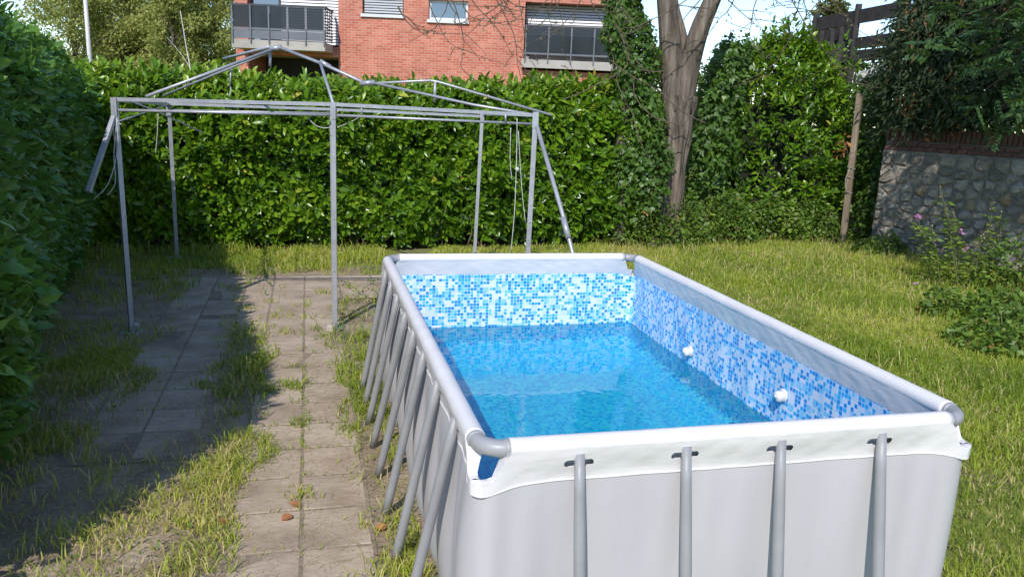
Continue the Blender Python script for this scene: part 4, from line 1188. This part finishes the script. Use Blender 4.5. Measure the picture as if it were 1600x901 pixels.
bk_ = -wnn
pa, pb = WA + bk_*.40 + wd*.02, WB_ + bk_*.40
poly = np.array([pa, pb, [22, 9.2], [24, 26], [8.6, 26], [7.4, 17.5]]); k_ = len(poly)
V = np.concatenate([np.c_[poly, np.zeros(k_)-.05], np.c_[poly, np.full(k_, 1.90)]])
ter = np_mesh('terrace', V, [np.array([[q, (q+1) % k_, k_+(q+1) % k_, k_+q] for q in range(k_)]), np.arange(k_, 2*k_)[None]], M['ground']); ter['kind'] = 'structure'
# raised terrace fence behind the wall
fence = empty('board_fence', tuple(P(1340, 130, 17.0)*[1, 1, 0]), 'dark stained board fence high up behind the laurel shrub', 'fence')
FO = np.array(fence.location)
fa, fb = P(1262, 60, 19.2), P(1420, 20, 15.6)
def fpt(t, z): q = fa*(1-t) + fb*t; return np.array([q[0], q[1], z]) - FO
ztop = fa[2]+.22
def fboard(name, t0, t1, z0, z1, mat='fence', th=.03):
    a, b_ = fpt(t0, (z0+z1)/2), fpt(t1, (z0+z1)/2)
    MB().bar(a, b_, th, z1-z0, up=(0, 0, 1)).build(name, M[mat], fence)
def zpx(px_, py, t): 
    q = fa*(1-t)+fb*t; return P(px_, py, q[1])[2]
ft = lambda px_: float(np.interp(px_, [project(fa*(1-t)+fb*t)[0] for t in np.linspace(0, 1, 21)], np.linspace(0, 1, 21)))
tp0 = ft(1336)
z_hi = zpx(1336, 15, tp0); 
for (y0, y1, x0, x1) in ((38, 16, 1268, 1420), (78, 60, 1336, 1420), (98, 80, 1300, 1420), (60, 40, 1262, 1334)):
    a_ = zpx(1336, y0, tp0); b_ = zpx(1336, y1, tp0)
    fboard('board', ft(x0), min(1.6, ft(x1)), min(a_, b_), max(a_, b_))
for q, px_ in enumerate((1272, 1288, 1305, 1320)):
    p0 = fpt(ft(px_), 0); zt_ = zpx(1336, 40, tp0)
    MB().box((p0[0], p0[1], (zt_ + 2.2)/2), (.20, .03, zt_-2.2)).build('picket', M['fence'], fence)
for px_ in (1270, 1336, 1405):
    p0 = fpt(ft(px_), 0)
    MB().box((p0[0], p0[1]-.06, z_hi/2+.05), (.11, .09, z_hi+.1), None, .01).build('post', M['fence'], fence)
gut = MB().bar(P(1338, 122, 15.8), P(1390, 104, 15.4), .10, .16).build('white_ledge', M['sill'], None)
tag(gut, 'short pale ledge below the dark fence boards', 'ledge')

# conifer screen over the wall
def conifer(label, rng, c, hgt, rx, ry, n, tint0=.4, z0=2.12):
    root = empty('conifer', (c[0], c[1], 0), label, 'conifer', 'conifers over the stone wall')
    b = MB().tube([[0, 0, 0], [0, 0, hgt*.6], [.05, 0, hgt]], [.10, .07, .02], 8); b.build('trunk', M['bark'], root, True)
    k = n//26; z = z0 + (hgt-z0)*rng.random(k); th = rng.random(k)*2*PI
    q = (z-z0)/(hgt-z0); pr_ = np.interp(q, [0, .12, .5, .85, 1], [.80, 1.0, .95, .6, .15])*rng.uniform(.55, 1.1, k)
    base = np.stack([np.cos(th)*rx*pr_, np.sin(th)*ry*pr_, z], 1)
    d = norm(np.stack([np.cos(th), np.sin(th), rng.normal(-.25, .3, k)], 1))
    cl = np.repeat(np.arange(k), 26)
    dv = rng.normal(0, 1, (len(cl), 3))*[.16, .16, .13]
    pos = base[cl] + dv - d[cl]*rng.random((len(cl), 1))*.25
    ax = norm(d[cl]*.6 + rng.normal(0, .55, dv.shape) + [0, 0, -.55]); nr_ = norm(d[cl] + rng.normal(0, .5, dv.shape))
    tint = np.clip(tint0 + .4*(rng.random(k)-.5)[cl] + rng.normal(0, .12, len(cl)), 0, .95); tint = np.where((rng.random(k) < .03)[cl], 1.0, tint)
    ln_ = rng.uniform(.06, .17, len(cl))
    leaves('crown', M['conifer'], pos, ax, nr_, ln_, ln_*.30, tint, T_SIMPLE, root, 'stuff')
    return root
rng = np.random.default_rng(71)
for (px_, Y, back, hgt_, rx, ry, lb) in ((1420, 13.3, .35, 4.4, .75, .8, 'dark conifer at the far end of the stone wall'),
                                 (1480, 12.9, .45, 4.9, .9, .9, 'dark conifer overhanging the middle of the stone wall'),
                                 (1560, 12.3, .50, 5.2, .95, .95, 'dark conifer overhanging the wall at the right edge'),):
    p0 = P(px_, 220, Y); conifer(lb, rng, (p0[0]+.25, Y+back), hgt_, rx, ry, 11000)
for (x, y, lb) in ((9.0, 11.3, 'conifer just past the right edge over the wall'), (9.9, 10.2, 'conifer farthest right, over the near end of the wall')):
    conifer(lb, rng, (x, y), 5.2, .95, .95, 5000)

for (x, y, lb) in ((8.6, 15.2, 'rear conifer behind the far end of the stone wall'), (10.2, 14.0, 'rear conifer behind the middle of the stone wall'), (11.6, 12.6, 'rear conifer behind the right end of the stone wall')):
    conifer(lb, rng, (x, y), 5.0, 1.25, 1.0, 7000, z0=1.95)
# broadleaved tree beyond the right edge; its boughs reach into view and shade the wall
rng = np.random.default_rng(81)
ab = np.array([8.4, 8.2, 0])
ash = empty('ash_tree', tuple(ab), 'broadleaved tree whose leafy boughs reach in from the right', 'tree')
b = MB().tube(smooth_path([[0, 0, 0], [-.1, .1, 2], [-.3, .2, 4.2], [-.5, .3, 6.5]], 5), np.linspace(.22, .08, 16), 10); b.build('trunk', M['bark'], ash, True)
targets = [P(1490, 60, 10.6), P(1530, 85, 10.2), P(1545, 40, 10.0), P(1580, 100, 10.0), P(1570, 20, 9.8), P(1540, 140, 10.2), P(1590, 150, 9.9), P(1595, 60, 9.6), P(1600, 10, 9.4), P(1505, 25, 10.4),
           P(1560, 170, 10.3), P(1610, 120, 9.6)]
extra = [np.array([rng.uniform(5.6, 8.4), rng.uniform(7.6, 10.3), rng.uniform(3.7, 6.6)]) for _ in range(110)]  # unseen boughs added out of frame to throw more shade on the wall
extra = [e for e in extra if project(e)[1] < -55 or project(e)[0] > 1680]
clp = []; bo = MB()
for i_, t_ in enumerate(targets + extra):
    s0 = np.array([-.3, .2, 3.0 + 3*rng.random()]); e0 = t_ - ab
    mid = (s0+e0)/2 + [0, 0, .5]; pts = smooth_path([s0, mid, e0], 5)
    bo2 = MB().tube(pts, np.linspace(.035, .007, len(pts)), 6); bo2.build('bough', M['twig'], ash, True)
    for q in np.linspace(.45, 1.0, 9): clp.append(pts[int(q*(len(pts)-1))] + rng.normal(0, .16, 3))
    for q in range(7): clp.append(e0 + rng.normal(0, .22, 3))
clp = np.array(clp); 
d = rng.normal(0, 1, clp.shape) + [-.6, -.5, -.2]; d = norm(d)
# pinnate leaves: leaflets in pairs along a stalk
k = 11; t_ = np.tile(np.linspace(.15, 1, k), len(clp)); cl = np.repeat(np.arange(len(clp)), k)
side = np.tile(np.array([1, -1]*6)[:k], len(clp))
up = norm(rng.normal(0, .4, clp.shape) + [0, 0, 1]); sv = norm(np.cross(up, d))
pos = clp[cl] + d[cl]*t_[:, None]*.30
ax = norm(d[cl]*.55 + sv[cl]*side[:, None]*.9 + [0, 0, -.15])
ln_ = rng.uniform(.085, .13, len(cl))
leaves('crown', M['ashleaf'], pos, ax, up[cl] + rng.normal(0, .2, pos.shape), ln_, ln_*.42, np.clip(rng.normal(.5, .2, len(cl)), 0, 1), T_SIMPLE, ash, 'stuff')

rng = np.random.default_rng(84)
for (px_, Y, h_, r_, lb) in ((1015, 17.5, 3.3, 1.0, 'leafy bush seen behind the ivy between the two trunks'), (1115, 18.0, 3.2, 1.1, 'leafy bush behind the forked tree on its right'), (1215, 18.6, 3.5, 1.7, 'broad leafy bush behind the large laurel shrub'), (1385, 17.0, 3.3, .9, 'dark leafy bush behind the stake below the fence')):
    b0 = P(px_, 100, Y); crown_tree('background_bush', lb, rng, (b0[0], Y, 0), h_, r_, M['ivy'], cat='bush', nclump=60, per=90, leaf=.13, crown_z=.02, trunk_r=.06)
# far spruce tip above the fence
rng = np.random.default_rng(82)
b0 = P(1298, 60, 30); crown_tree('spruce_tree', 'distant pointed conifer top above the dark fence', rng, (b0[0], 30, 0), P(1298, 2, 30)[2], 1.6, M['spruce'], nclump=90, per=60, leaf=.22, crown_z=.4, cone=True, tint0=.5)

# ================================================================== STAKE
rng = np.random.default_rng(91)
s0 = G(1316, 384); s1 = P(1344, 146, s0[1]-.1)
stake = empty('wooden_stake', tuple(s0), 'leaning weathered wooden stake standing before the laurel shrub', 'stake')
d_ = s1 - s0; MB().bar([0, 0, 0], d_, .095, .07).build('shaft', M['stake'], stake)
for f_ in (.46, .52, .36):
    c = d_*f_; q = MB(); ang_ = np.linspace(0, 2*PI, 15)
    q.tube(np.stack([c[0] + .062*np.cos(ang_), c[1] + .055*np.sin(ang_), c[2] + .012*np.sin(ang_*2)], 1), .007, 5); q.build('twine_tie', M['twine'], stake, True)
MB().tube(smooth_path([d_*.52 + [-.05, -.05, 0], d_*.45 + [-.10, -.06, 0], d_*.40 + [-.09, -.06, 0], d_*.36 + [-.05, -.05, 0]], 4), .009, 5).build('loose_twine', M['twine'], stake, True)
# withered spray tied beside the stake
wc = P(1317, 228, s0[1]-.05)
wi = empty('withered_spray', tuple(wc), 'small spray of withered orange leaves beside the stake', 'dead leaves')
MB().tube(smooth_path([d_*.52 + s0 - wc, [.04, 0, .02], [-.04, 0, .05], [-.10, 0, .02]], 4), .006, 5).build('twig', M['twig'], wi, True)
n = 26; pos = rng.normal(0, 1, (n, 3))*[.06, .04, .10]; ax = rng.normal(0, .6, (n, 3)) + [0, 0, -.7]
leaves('dead_leaves', M['fallen'], pos, ax, rng.normal(0, 1, (n, 3)), rng.uniform(.09, .16, n), rng.uniform(.03, .05, n), rng.uniform(0, 1, n), T_SIMPLE, wi, 'stuff')

# ================================================================== BRAMBLES AND WEEDS
def mound(name, label, rng, c, rx, ry, h, n, mat, leaf=.06, tint0=.5, cat='bush', stems=10, tmpl=T_SIMPLE, group=None):
    c = np.array([c[0], c[1], 0.0])
    root = empty(name, tuple(c), label, cat, group)
    th = rng.random(n)*2*PI; rr = np.sqrt(rng.random(n))
    x, y = np.cos(th)*rr*rx, np.sin(th)*rr*ry
    top = h*np.clip(1-rr**2, 0, 1)**.6*(.35 + 1.1*vnoise(np.stack([x+c[0], y+c[1]], -1), 3.0))
    z = top*(1 - .75*rng.random(n)**2.2) + .02
    pos = np.stack([x, y, z], 1)
    out = np.stack([np.cos(th)*.4, np.sin(th)*.4 - .3, np.full(n, .2)], 1)
    ax = norm(out + rng.normal(0, .7, pos.shape)); nr_ = norm(rng.normal(0, .4, pos.shape) + [0, -.3, 1])
    tint = np.clip(tint0 + .45*(vnoise(pos + c, 4)-.5) + rng.normal(0, .15, n), 0, .92); tint = np.where(rng.random(n) < .012, 1, tint)
    ln_ = leaf*rng.uniform(.55, 1.3, n)
    leaves('foliage', mat, pos, ax, nr_, ln_, ln_*.66, tint, tmpl, root, 'stuff')
    if stems:
        b = MB()
        for q in range(stems):
            a_ = rng.random()*6.28; r_ = rng.uniform(.3, 1.0)
            e = np.array([math.cos(a_)*rx*r_, math.sin(a_)*ry*r_, h*rng.uniform(.2, .9)*(1-r_*.6)])
            s_ = e*rng.uniform(.1, .4); s_[2] = 0
            mid = (s_+e)/2; mid[2] = h*rng.uniform(.8, 1.35)*(1-r_*.4)
            pts = smooth_path([s_, mid, e], 5); b.tube(pts, np.linspace(.006, .003, len(pts)), 5)
        b.build('stems', M['stem'], root, True)['kind'] = 'stuff'
    return root
rng = np.random.default_rng(101)
for (px_, py, rx, ry, h, n, lf, lb) in (
    (1000, 384, .55, .4, .70, 1500, .07, 'low bramble at the hedge end left of the forked trunk'),
    (1050, 384, .6, .4, .85, 1900, .075, 'bramble mound at the foot of the forked tree'),
    (1120, 380, .7, .5, .85, 2200, .08, 'bramble mound right of the forked tree foot'),
    (1200, 376, .75, .5, .78, 2300, .08, 'bramble mound at the foot of the laurel shrub'),
    (1275, 378, .6, .45, .60, 1600, .07, 'bramble beside the foot of the wooden stake'),
    (1375, 398, .5, .4, .35, 1000, .06, 'low weeds between the stake and the stone wall'),
    (1540, 500, .75, .55, .45, 1100, .075, 'bramble thicket right of the tall wildflowers'),
    (1575, 545, .60, .5, .42, 1100, .075, 'bramble thicket at the right edge of the lawn'),
    (1590, 455, .6, .5, .60, 1100, .075, 'leafy weeds below the stone wall at the right'),
    (950, 378, .5, .35, .28, 800, .06, 'trailing weeds at the foot of the hedge behind the pool')):
    g0 = G(px_, py); mound('bramble', lb, rng, g0, rx, ry, h, n, M['bramble'], lf)

# tall wildflowers
def wildflower(label, rng, base, stems_px, Y):
    root = empty('wildflower', (base[0], base[1], 0), label, 'wildflower')
    o = np.array([base[0], base[1], 0]); lp = []; la = []; fl = []; sd = []
    for (x0, y0, x1, y1, flower) in stems_px:
        a_ = G(x0, y0); Yd = a_[1]; e = P(x1, y1, Yd)
        pts = smooth_path([a_, (a_+e)/2 + rng.normal(0, .05, 3), e], 6) - o
        MB().tube(pts, np.linspace(.008, .004, len(pts)), 6).build('stem', M['stem'], root, True)
        for q in range(80):
            t_ = rng.random()**.8*.92; c = pts[int(t_*(len(pts)-1))]; dv = norm(np.array([rng.normal(), rng.normal(), .35]))
            r_ = rng.random()*.16*(1-t_*.6); lp.append(c + dv*r_); la.append(dv + [0, 0, -.2])
        if flower == 'f':
            for q in range(14): fl.append(pts[-1] + rng.normal(0, .015, 3))
        else:
            for q in range(26): sd.append(pts[-1-int(rng.integers(0, 5))] + rng.normal(0, .016, 3))
    lp, la = np.array(lp), np.array(la)
    ln_ = rng.uniform(.06, .13, len(lp))
    leaves('foliage', M['bramble'], lp, la, rng.normal(0, .5, lp.shape) + [0, 0, 1], ln_, ln_*.38, np.clip(rng.normal(.78, .12, len(lp)), 0, .93), T_SIMPLE, root, 'stuff')
    for nm, arr, mt_, sz in (('blossom', fl, 'flower', .045), ('seed_heads', sd, 'seed', .022)):
        if arr:
            arr = np.array(arr); leaves(nm, M[mt_], arr, rng.normal(0, 1, arr.shape), rng.normal(0, 1, arr.shape), np.full(len(arr), sz), np.full(len(arr), sz*.7), rng.random(len(arr)), T_QUAD, root, 'stuff')
rng = np.random.default_rng(111)
wildflower('tall weed with pink blossoms before the stone wall', rng, G(1460, 440), [(1455, 445, 1434, 340, 'f'), (1465, 445, 1440, 355, 's'), (1478, 440, 1470, 392, 'f'), (1450, 450, 1430, 445, 'f'), (1470, 450, 1455, 350, 's')], 0)
wildflower('tallest pale seeded weed before the stone wall', rng, G(1500, 450), [(1500, 450, 1468, 292, 's'), (1498, 452, 1480, 325, 's'), (1505, 448, 1502, 362, 'f'), (1510, 452, 1508, 386, 'f'), (1515, 450, 1490, 330, 's')], 0)
wildflower('weed with brown seed spike nearest the right edge', rng, G(1545, 445), [(1545, 445, 1551, 305, 's'), (1542, 448, 1540, 360, 's'), (1552, 448, 1565, 330, 's')], 0)

# fallen leaves, a scrap of blue foil
rng = np.random.default_rng(121)
spots = [(595, 822, 'orange fallen leaf on the slab edge near the fourth pool leg'), (593, 864, 'brown fallen leaf in grass by the pool legs'), (655, 897, 'orange fallen leaf by the nearest pool leg'),
         (668, 735, 'orange fallen leaf under the pool wall by the foil scrap'), (350, 812, 'orange fallen leaf on the left edge of the slab path'), (462, 786, 'larger orange leaf lying in the middle of the slab path'), (448, 806, 'small orange leaf below the larger one on the slab path'), (580, 640, 'pale dry leaf lying beside the far pool legs')]
for (px_, py, lb) in spots:
    c = G(px_, py, .03)
    o = np_mesh('fallen_leaf', (T_LAUREL[0] - [.5, 0, 0])*[.065, .055, .065], [np.array(T_LAUREL[1]), np.array(T_LAUREL[2])], M['fallen'], None, tint=np.full((8, 3), rng.random()))
    o.location = tuple(c); o.rotation_euler = (rng.normal(0, .3), rng.normal(0, .3), rng.random()*6.28); tag(o, lb, 'leaf', 'fallen leaves')
mt, nt, b_, N_, L_ = new_mat('blue_foil'); b_.inputs['Base Color'].default_value = (.10, .22, .48, 1); b_.inputs['Roughness'].default_value = .3
c = G(665, 762, .03); fx, fy_ = np.meshgrid(np.linspace(-.06, .06, 6), np.linspace(-.03, .03, 4))
fz = .012*np.sin(fx*60)+.02*vnoise(np.stack([fx, fy_], -1), 40)
i = np.arange(3)[:, None]*6 + np.arange(5)[None]
o = np_mesh('foil_scrap', np.stack([fx, fy_, fz], -1).reshape(-1, 3), [np.stack([i, i+1, i+7, i+6], -1).reshape(-1, 4)], mt, None, smooth=True)
o.location = tuple(c); o.rotation_euler = (.5, .2, .6); tag(o, 'small crumpled blue plastic scrap beside the pool wall', 'litter')

# ================================================================== GRASS
def blades(name, rng, pos, h, w, tint, mat, lean=.55):
    n = len(pos); th = rng.random(n)*2*PI
    dirv = np.stack([np.cos(th), np.sin(th), np.zeros(n)], 1); sv = np.stack([-np.sin(th), np.cos(th), np.zeros(n)], 1)
    tw_ = rng.random(n)*2*PI; sv = np.stack([np.cos(tw_), np.sin(tw_), np.zeros(n)], 1)
    b1 = rng.uniform(.15, 1.0, n)*lean; h = h[:, None]; w = w[:, None]
    p0 = pos; p1 = pos + dirv*h*(b1*.45)[:, None] + [0, 0, 1]*h*.62; 
    p2 = pos + dirv*h*(b1*1.35)[:, None] + [0, 0, 1]*h*(1.0-.55*b1**1.5)[:, None]
    V = np.stack([p0 - sv*w*.5, p0 + sv*w*.5, p1 - sv*w*.42, p1 + sv*w*.42, p2], 1).reshape(-1, 3)
    o_ = (np.arange(n)*5)[:, None]
    t = np.repeat(np.clip(tint, 0, 1), 5)[:, None]
    o = np_mesh(name, V, [o_ + np.array([[0, 1, 3, 2]]), o_ + np.array([[2, 3, 4]])], mat, None, tint=np.repeat(t, 3, 1))
    o['kind'] = 'stuff'; return o

def in_view(p, margin=60):
    q = project(p); return (q[:, 2] > .2) & (q[:, 0] > -margin) & (q[:, 0] < 1600+margin) & (q[:, 1] < 901+margin)
def hedge_dist(p):   # >0 in front of the back hedge / left hedge
    d1 = (p[:, :2]-HA) @ hn; d2 = (p[:, :2]-LA) @ lnrm; d3 = (p[:, :2]-WA) @ wnn
    return d1, d2, d3
rng = np.random.default_rng(131)
def scatter(n, x0, x1, y0, y1):
    return np.stack([rng.uniform(x0, x1, n), rng.uniform(y0, y1, n), np.zeros(n)], 1)
def pool_mask(p):
    u, v = pool_uv(p); return (u > -.03) & (u < PW+.03) & (v > -.03) & (v < PLEN+.03)
# lawn right of and behind the pool
p = np.concatenate([scatter(210000, -1.0, 8.0, 2.2, 8.5), scatter(160000, -1.2, 8.4, 6.5, 15.0)])
u, v = pool_uv(p); d1, d2, d3 = hedge_dist(p)
keep = in_view(p, 700) & ~pool_mask(p) & ((u > 2.0) | ((v > PLEN) & (u > .3))) & ((d1 > -.05) | (p[:, 0] > 2.3)) & (d3 > .05)
far = np.clip(p[:, 1]/12, .25, 1)
keep &= rng.random(len(p)) < np.clip(.55 + 1.3*vnoise(p, 1.6)*vnoise(p, .5) , .4, 1)*np.where(p[:, 1] > 9, .8, 1)
p = p[keep]
hh = .78*(.045 + .10*rng.random(len(p))**1.5)*(.35 + 1.25*vnoise(p, 1.3)**1.3 + .5*vnoise(p, 5)**2); ww = .004 + .0055*np.clip(p[:, 1]/11, 0, 1)
tn = np.clip(.42 + .95*(vnoise(p, .9)-.5) + .45*(vnoise(p, 3.1)-.5) + rng.normal(0, .14, len(p)), 0, .9)
tn = np.where(rng.random(len(p)) < .04 + .45*np.clip(vnoise(p, 1.9)-.35, 0, 1), rng.uniform(.9, 1, len(p)), tn)
gl = blades('lawn_grass', rng, p, hh, ww, tn, M['grass'], .85); gl['label'] = 'yellowish green tufted lawn round the right of the pool'; gl['category'] = 'grass'
# taller dry stems and seed stalks where nobody mows
p = scatter(26000, 1.2, 8.2, 3.0, 15.0); u, v = pool_uv(p); d1, d2, d3 = hedge_dist(p)
keep = in_view(p, 300) & (u > 2.15) & (d3 > .1) & ((d1 > .1) | (p[:, 0] > 2.3)) & (rng.random(len(p)) < np.clip(.05 + .5*np.exp(-d3/1.6) + .5*np.clip(vnoise(p, 1.1)-.55, 0, 1)*2 + .4*(p[:, 1] > 12), 0, .6))
p = p[keep]; n = len(p)
ts = blades('tall_stems', rng, p, rng.uniform(.10, .26, n), .004 + .004*np.clip(p[:, 1]/11, 0, 1), np.where(rng.random(n) < .45, rng.uniform(.86, 1, n), rng.uniform(.1, .6, n)), M['grass'], .8)
ts['label'] = 'taller straw coloured stems standing out of the lawn'; ts['category'] = 'grass'
# rough grass along the hedges and on the left
p = np.concatenate([scatter(90000, -3.6, .4, 2.4, 6.5), scatter(90000, -6.0, .8, 5.5, 13.0)])
u, v = pool_uv(p); d1, d2, d3 = hedge_dist(p)
inview = in_view(p, 300) & ~pool_mask(p) & (d1 > -.1) & (d2 > -.15) & (u < .5)
onpath = np.zeros(len(p))
def rect(u0, u1, v0, v1, soft=.08):
    return sstep(-soft, soft, u-u0 + .30*(vnoise(p, 3)-.5))*sstep(-soft, soft, u1-u + .30*(vnoise(p, 3.3)-.5))*sstep(-soft, soft, v-v0)*sstep(-soft, soft, v1-v)
onpath = np.maximum.reduce([rect(-.93, -.31, -1, 7.6), rect(-1.92, -1.30, 2.55, 7.6, .12), rect(-1.3, -.9, 5.3, 7.6), rect(-.65, .5, 6.3, 7.6)])
patch = vnoise(p, 1.7)*.6 + vnoise(p, 5)*.4
strip = np.exp(-((u+1.12)/.16)**2)*(v < 5.6)                     # grass strip between the tracks
side = np.exp(-((u+.13)/.15)**2)                                # beside the pool legs
backrow = sstep(7.45, 7.75, v)
lefts = sstep(1.85, 2.1, -u)
front = (v < 2.9)*(u < -1.0)
dens = np.clip(.9*strip + 1.0*side + 1.0*backrow + .55*lefts + .55*front, 0, 1)*np.clip((patch-.36)*3.6, .05, 1)*(1-.97*onpath)
edge = 4*onpath*(1-onpath)
dens = np.maximum(dens, .75*edge*np.clip((patch-.33)*4, 0, 1))
# tufts on the slabs
tc = np.array([from_uv(np.array(a_), np.array(b_)) for a_, b_ in ((-.45, 4.85), (-.62, 4.95), (-.5, 5.05), (-.35, 4.9), (-.8, 5.0), (-.62, 6.0), (-.95, 6.2), (-.75, 5.6), (-.55, 5.5), (-1.3, 4.6), (-.62, 2.75), (-.9, 3.4), (-.7, 3.5), (-1.0, 2.2),
                                                    (-1.5, 6.9), (-.4, 6.6), (-1.2, 5.9), (-.3, 3.9), (-.97, 1.3), (-.62, 1.7), (-1.85, 5.2), (-1.0, 4.2), (-.32, 4.4), (-.3, 2.6), (-1.35, 3.6), (-.1, 6.9))])
dd = np.min(np.linalg.norm(p[:, None, :2]-tc[None, :, :2], axis=2), 1)
dens = np.maximum(dens, .9*np.exp(-(dd/.075)**2))
jt = np.minimum(np.abs(((v+.45) % .40) - .0), np.abs(((v+.45) % .40) - .40))
dens = np.maximum(dens, np.where((jt < .02) | (np.abs(u+.62) < .015) | (np.abs(u+1.67) < .015), .16*np.clip((patch-.38)*5, 0, 1), 0)*(onpath > .3))
keep = inview & (rng.random(len(p)) < dens)
p = p[keep]; dkeep = dens[keep]; uk, vk = u[keep], v[keep]; jk = onpath[keep]
tall = np.where(vk > 7.4, 1.35, 1.0)*np.where(jk > .5, .6, 1)
hh = (.05 + .10*rng.random(len(p))**1.6)*(.6 + .8*vnoise(p, 1.3))*tall; ww = .0045 + .005*np.clip(p[:, 1]/11, 0, 1)
tn = np.clip(.36 + .7*(vnoise(p, .9)-.5) + .5*(vnoise(p, 3.1)-.5) + rng.normal(0, .16, len(p)), 0, .9)
tn = np.where(rng.random(len(p)) < .10 + .22*(uk < -1)*(vk < 4), rng.uniform(.9, 1, len(p)), tn)
gl = blades('rough_grass', rng, p, hh, ww, tn, M['grass'], .95); gl['label'] = 'patchy rough grass and weeds along the slab path'; gl['category'] = 'grass'
# broad weeds among the grass
p = np.concatenate([scatter(4500, -3.6, .2, 2.4, 6.5), scatter(12000, -6.0, 7.5, 5.5, 14.0)]); u, v = pool_uv(p); d1, d2, d3 = hedge_dist(p)
keep = in_view(p) & ~pool_mask(p) & ((d1 > -.1) | (p[:, 0] > 2.4)) & (d2 > -.1) & (d3 > .1) & ~((u < -.27) & (u > -.97) & (v < 7.6)) & ~((u < -1.27) & (u > -2.07) & (v > 2.0) & (v < 7.6))
keep &= vnoise(p, 1.1) > np.where(u > 2, .62, .50)
p = p[keep]; n = len(p); pos = p + np.stack([rng.normal(0, .02, n), rng.normal(0, .02, n), rng.uniform(.01, .07, n)], 1)
ax = rng.normal(0, 1, (n, 3)) + [0, 0, .35]; ln_ = rng.uniform(.025, .055, n)*np.clip(p[:, 1]/7, .6, 1.2)
wd_ = leaves('ground_weeds', M['bramble'], pos, ax, rng.normal(0, .3, (n, 3)) + [0, 0, 1], ln_, ln_*.55, np.clip(rng.normal(.6, .18, n), 0, .92), T_SIMPLE, None, 'stuff'); wd_['label'] = 'small broad leaved weeds scattered through the grass'; wd_['category'] = 'weeds'
# dry straw lying about on the slabs and bare soil
p = np.concatenate([scatter(6500, -3.4, 0, 2.4, 6.5), scatter(4000, -5.5, .3, 6, 11)]); u, v = pool_uv(p); d1, d2, _ = hedge_dist(p)
p = p[in_view(p) & ~pool_mask(p) & (d1 > 0) & (d2 > 0) & (u < .2)]; n = len(p)
th = rng.random(n)*2*PI; dv = np.stack([np.cos(th), np.sin(th), rng.normal(.005, .01, n)], 1); L2 = rng.uniform(.02, .11, n)[:, None]
bend = np.stack([-np.sin(th), np.cos(th), np.zeros(n)], 1)*rng.normal(0, .25, (n, 1)); sv = np.stack([-np.sin(th), np.cos(th), np.zeros(n)], 1)
a0 = p + [0, 0, .0105]; a1 = a0 + dv*L2*.5 + bend*L2*.3 + [0, 0, .001]; a2 = a0 + dv*L2; w_ = .0013
V = np.stack([a0-sv*w_, a0+sv*w_, a1-sv*w_, a1+sv*w_, a2-sv*w_*.5, a2+sv*w_*.5], 1).reshape(-1, 3); o_ = (np.arange(n)*6)[:, None]
st = np_mesh('straw', V, [o_ + np.array([[0, 1, 3, 2]]), o_ + np.array([[2, 3, 5, 4]])], M['drygrass'], None, tint=np.repeat(np.repeat(rng.random(n), 6)[:, None], 3, 1))
tag(st, 'dry straw and clippings strewn over the slab path', 'straw', kind='stuff')

# pale grit and petals on the path
p = np.concatenate([scatter(2600, -3.2, -.2, 2.6, 6.5), scatter(1500, -4.6, -1, 6, 10)]); u, v = pool_uv(p); d1, d2, _ = hedge_dist(p)
p = p[in_view(p) & (u < -.05) & (d2 > .1) & (d1 > .1)]; n = len(p)
gs = rng.uniform(.005, .016, n)
gr = leaves('grit', M['drygrass'], p + [0, 0, .012], rng.normal(0, 1, (n, 3))*[1, 1, .15], np.tile([0, 0, 1.], (n, 1)) + rng.normal(0, .15, (n, 3)), gs, gs*.8, rng.uniform(.5, 1, n), T_QUAD, None, 'stuff')
tag(gr, 'pale grit and dry petals scattered on the worn path', 'litter')
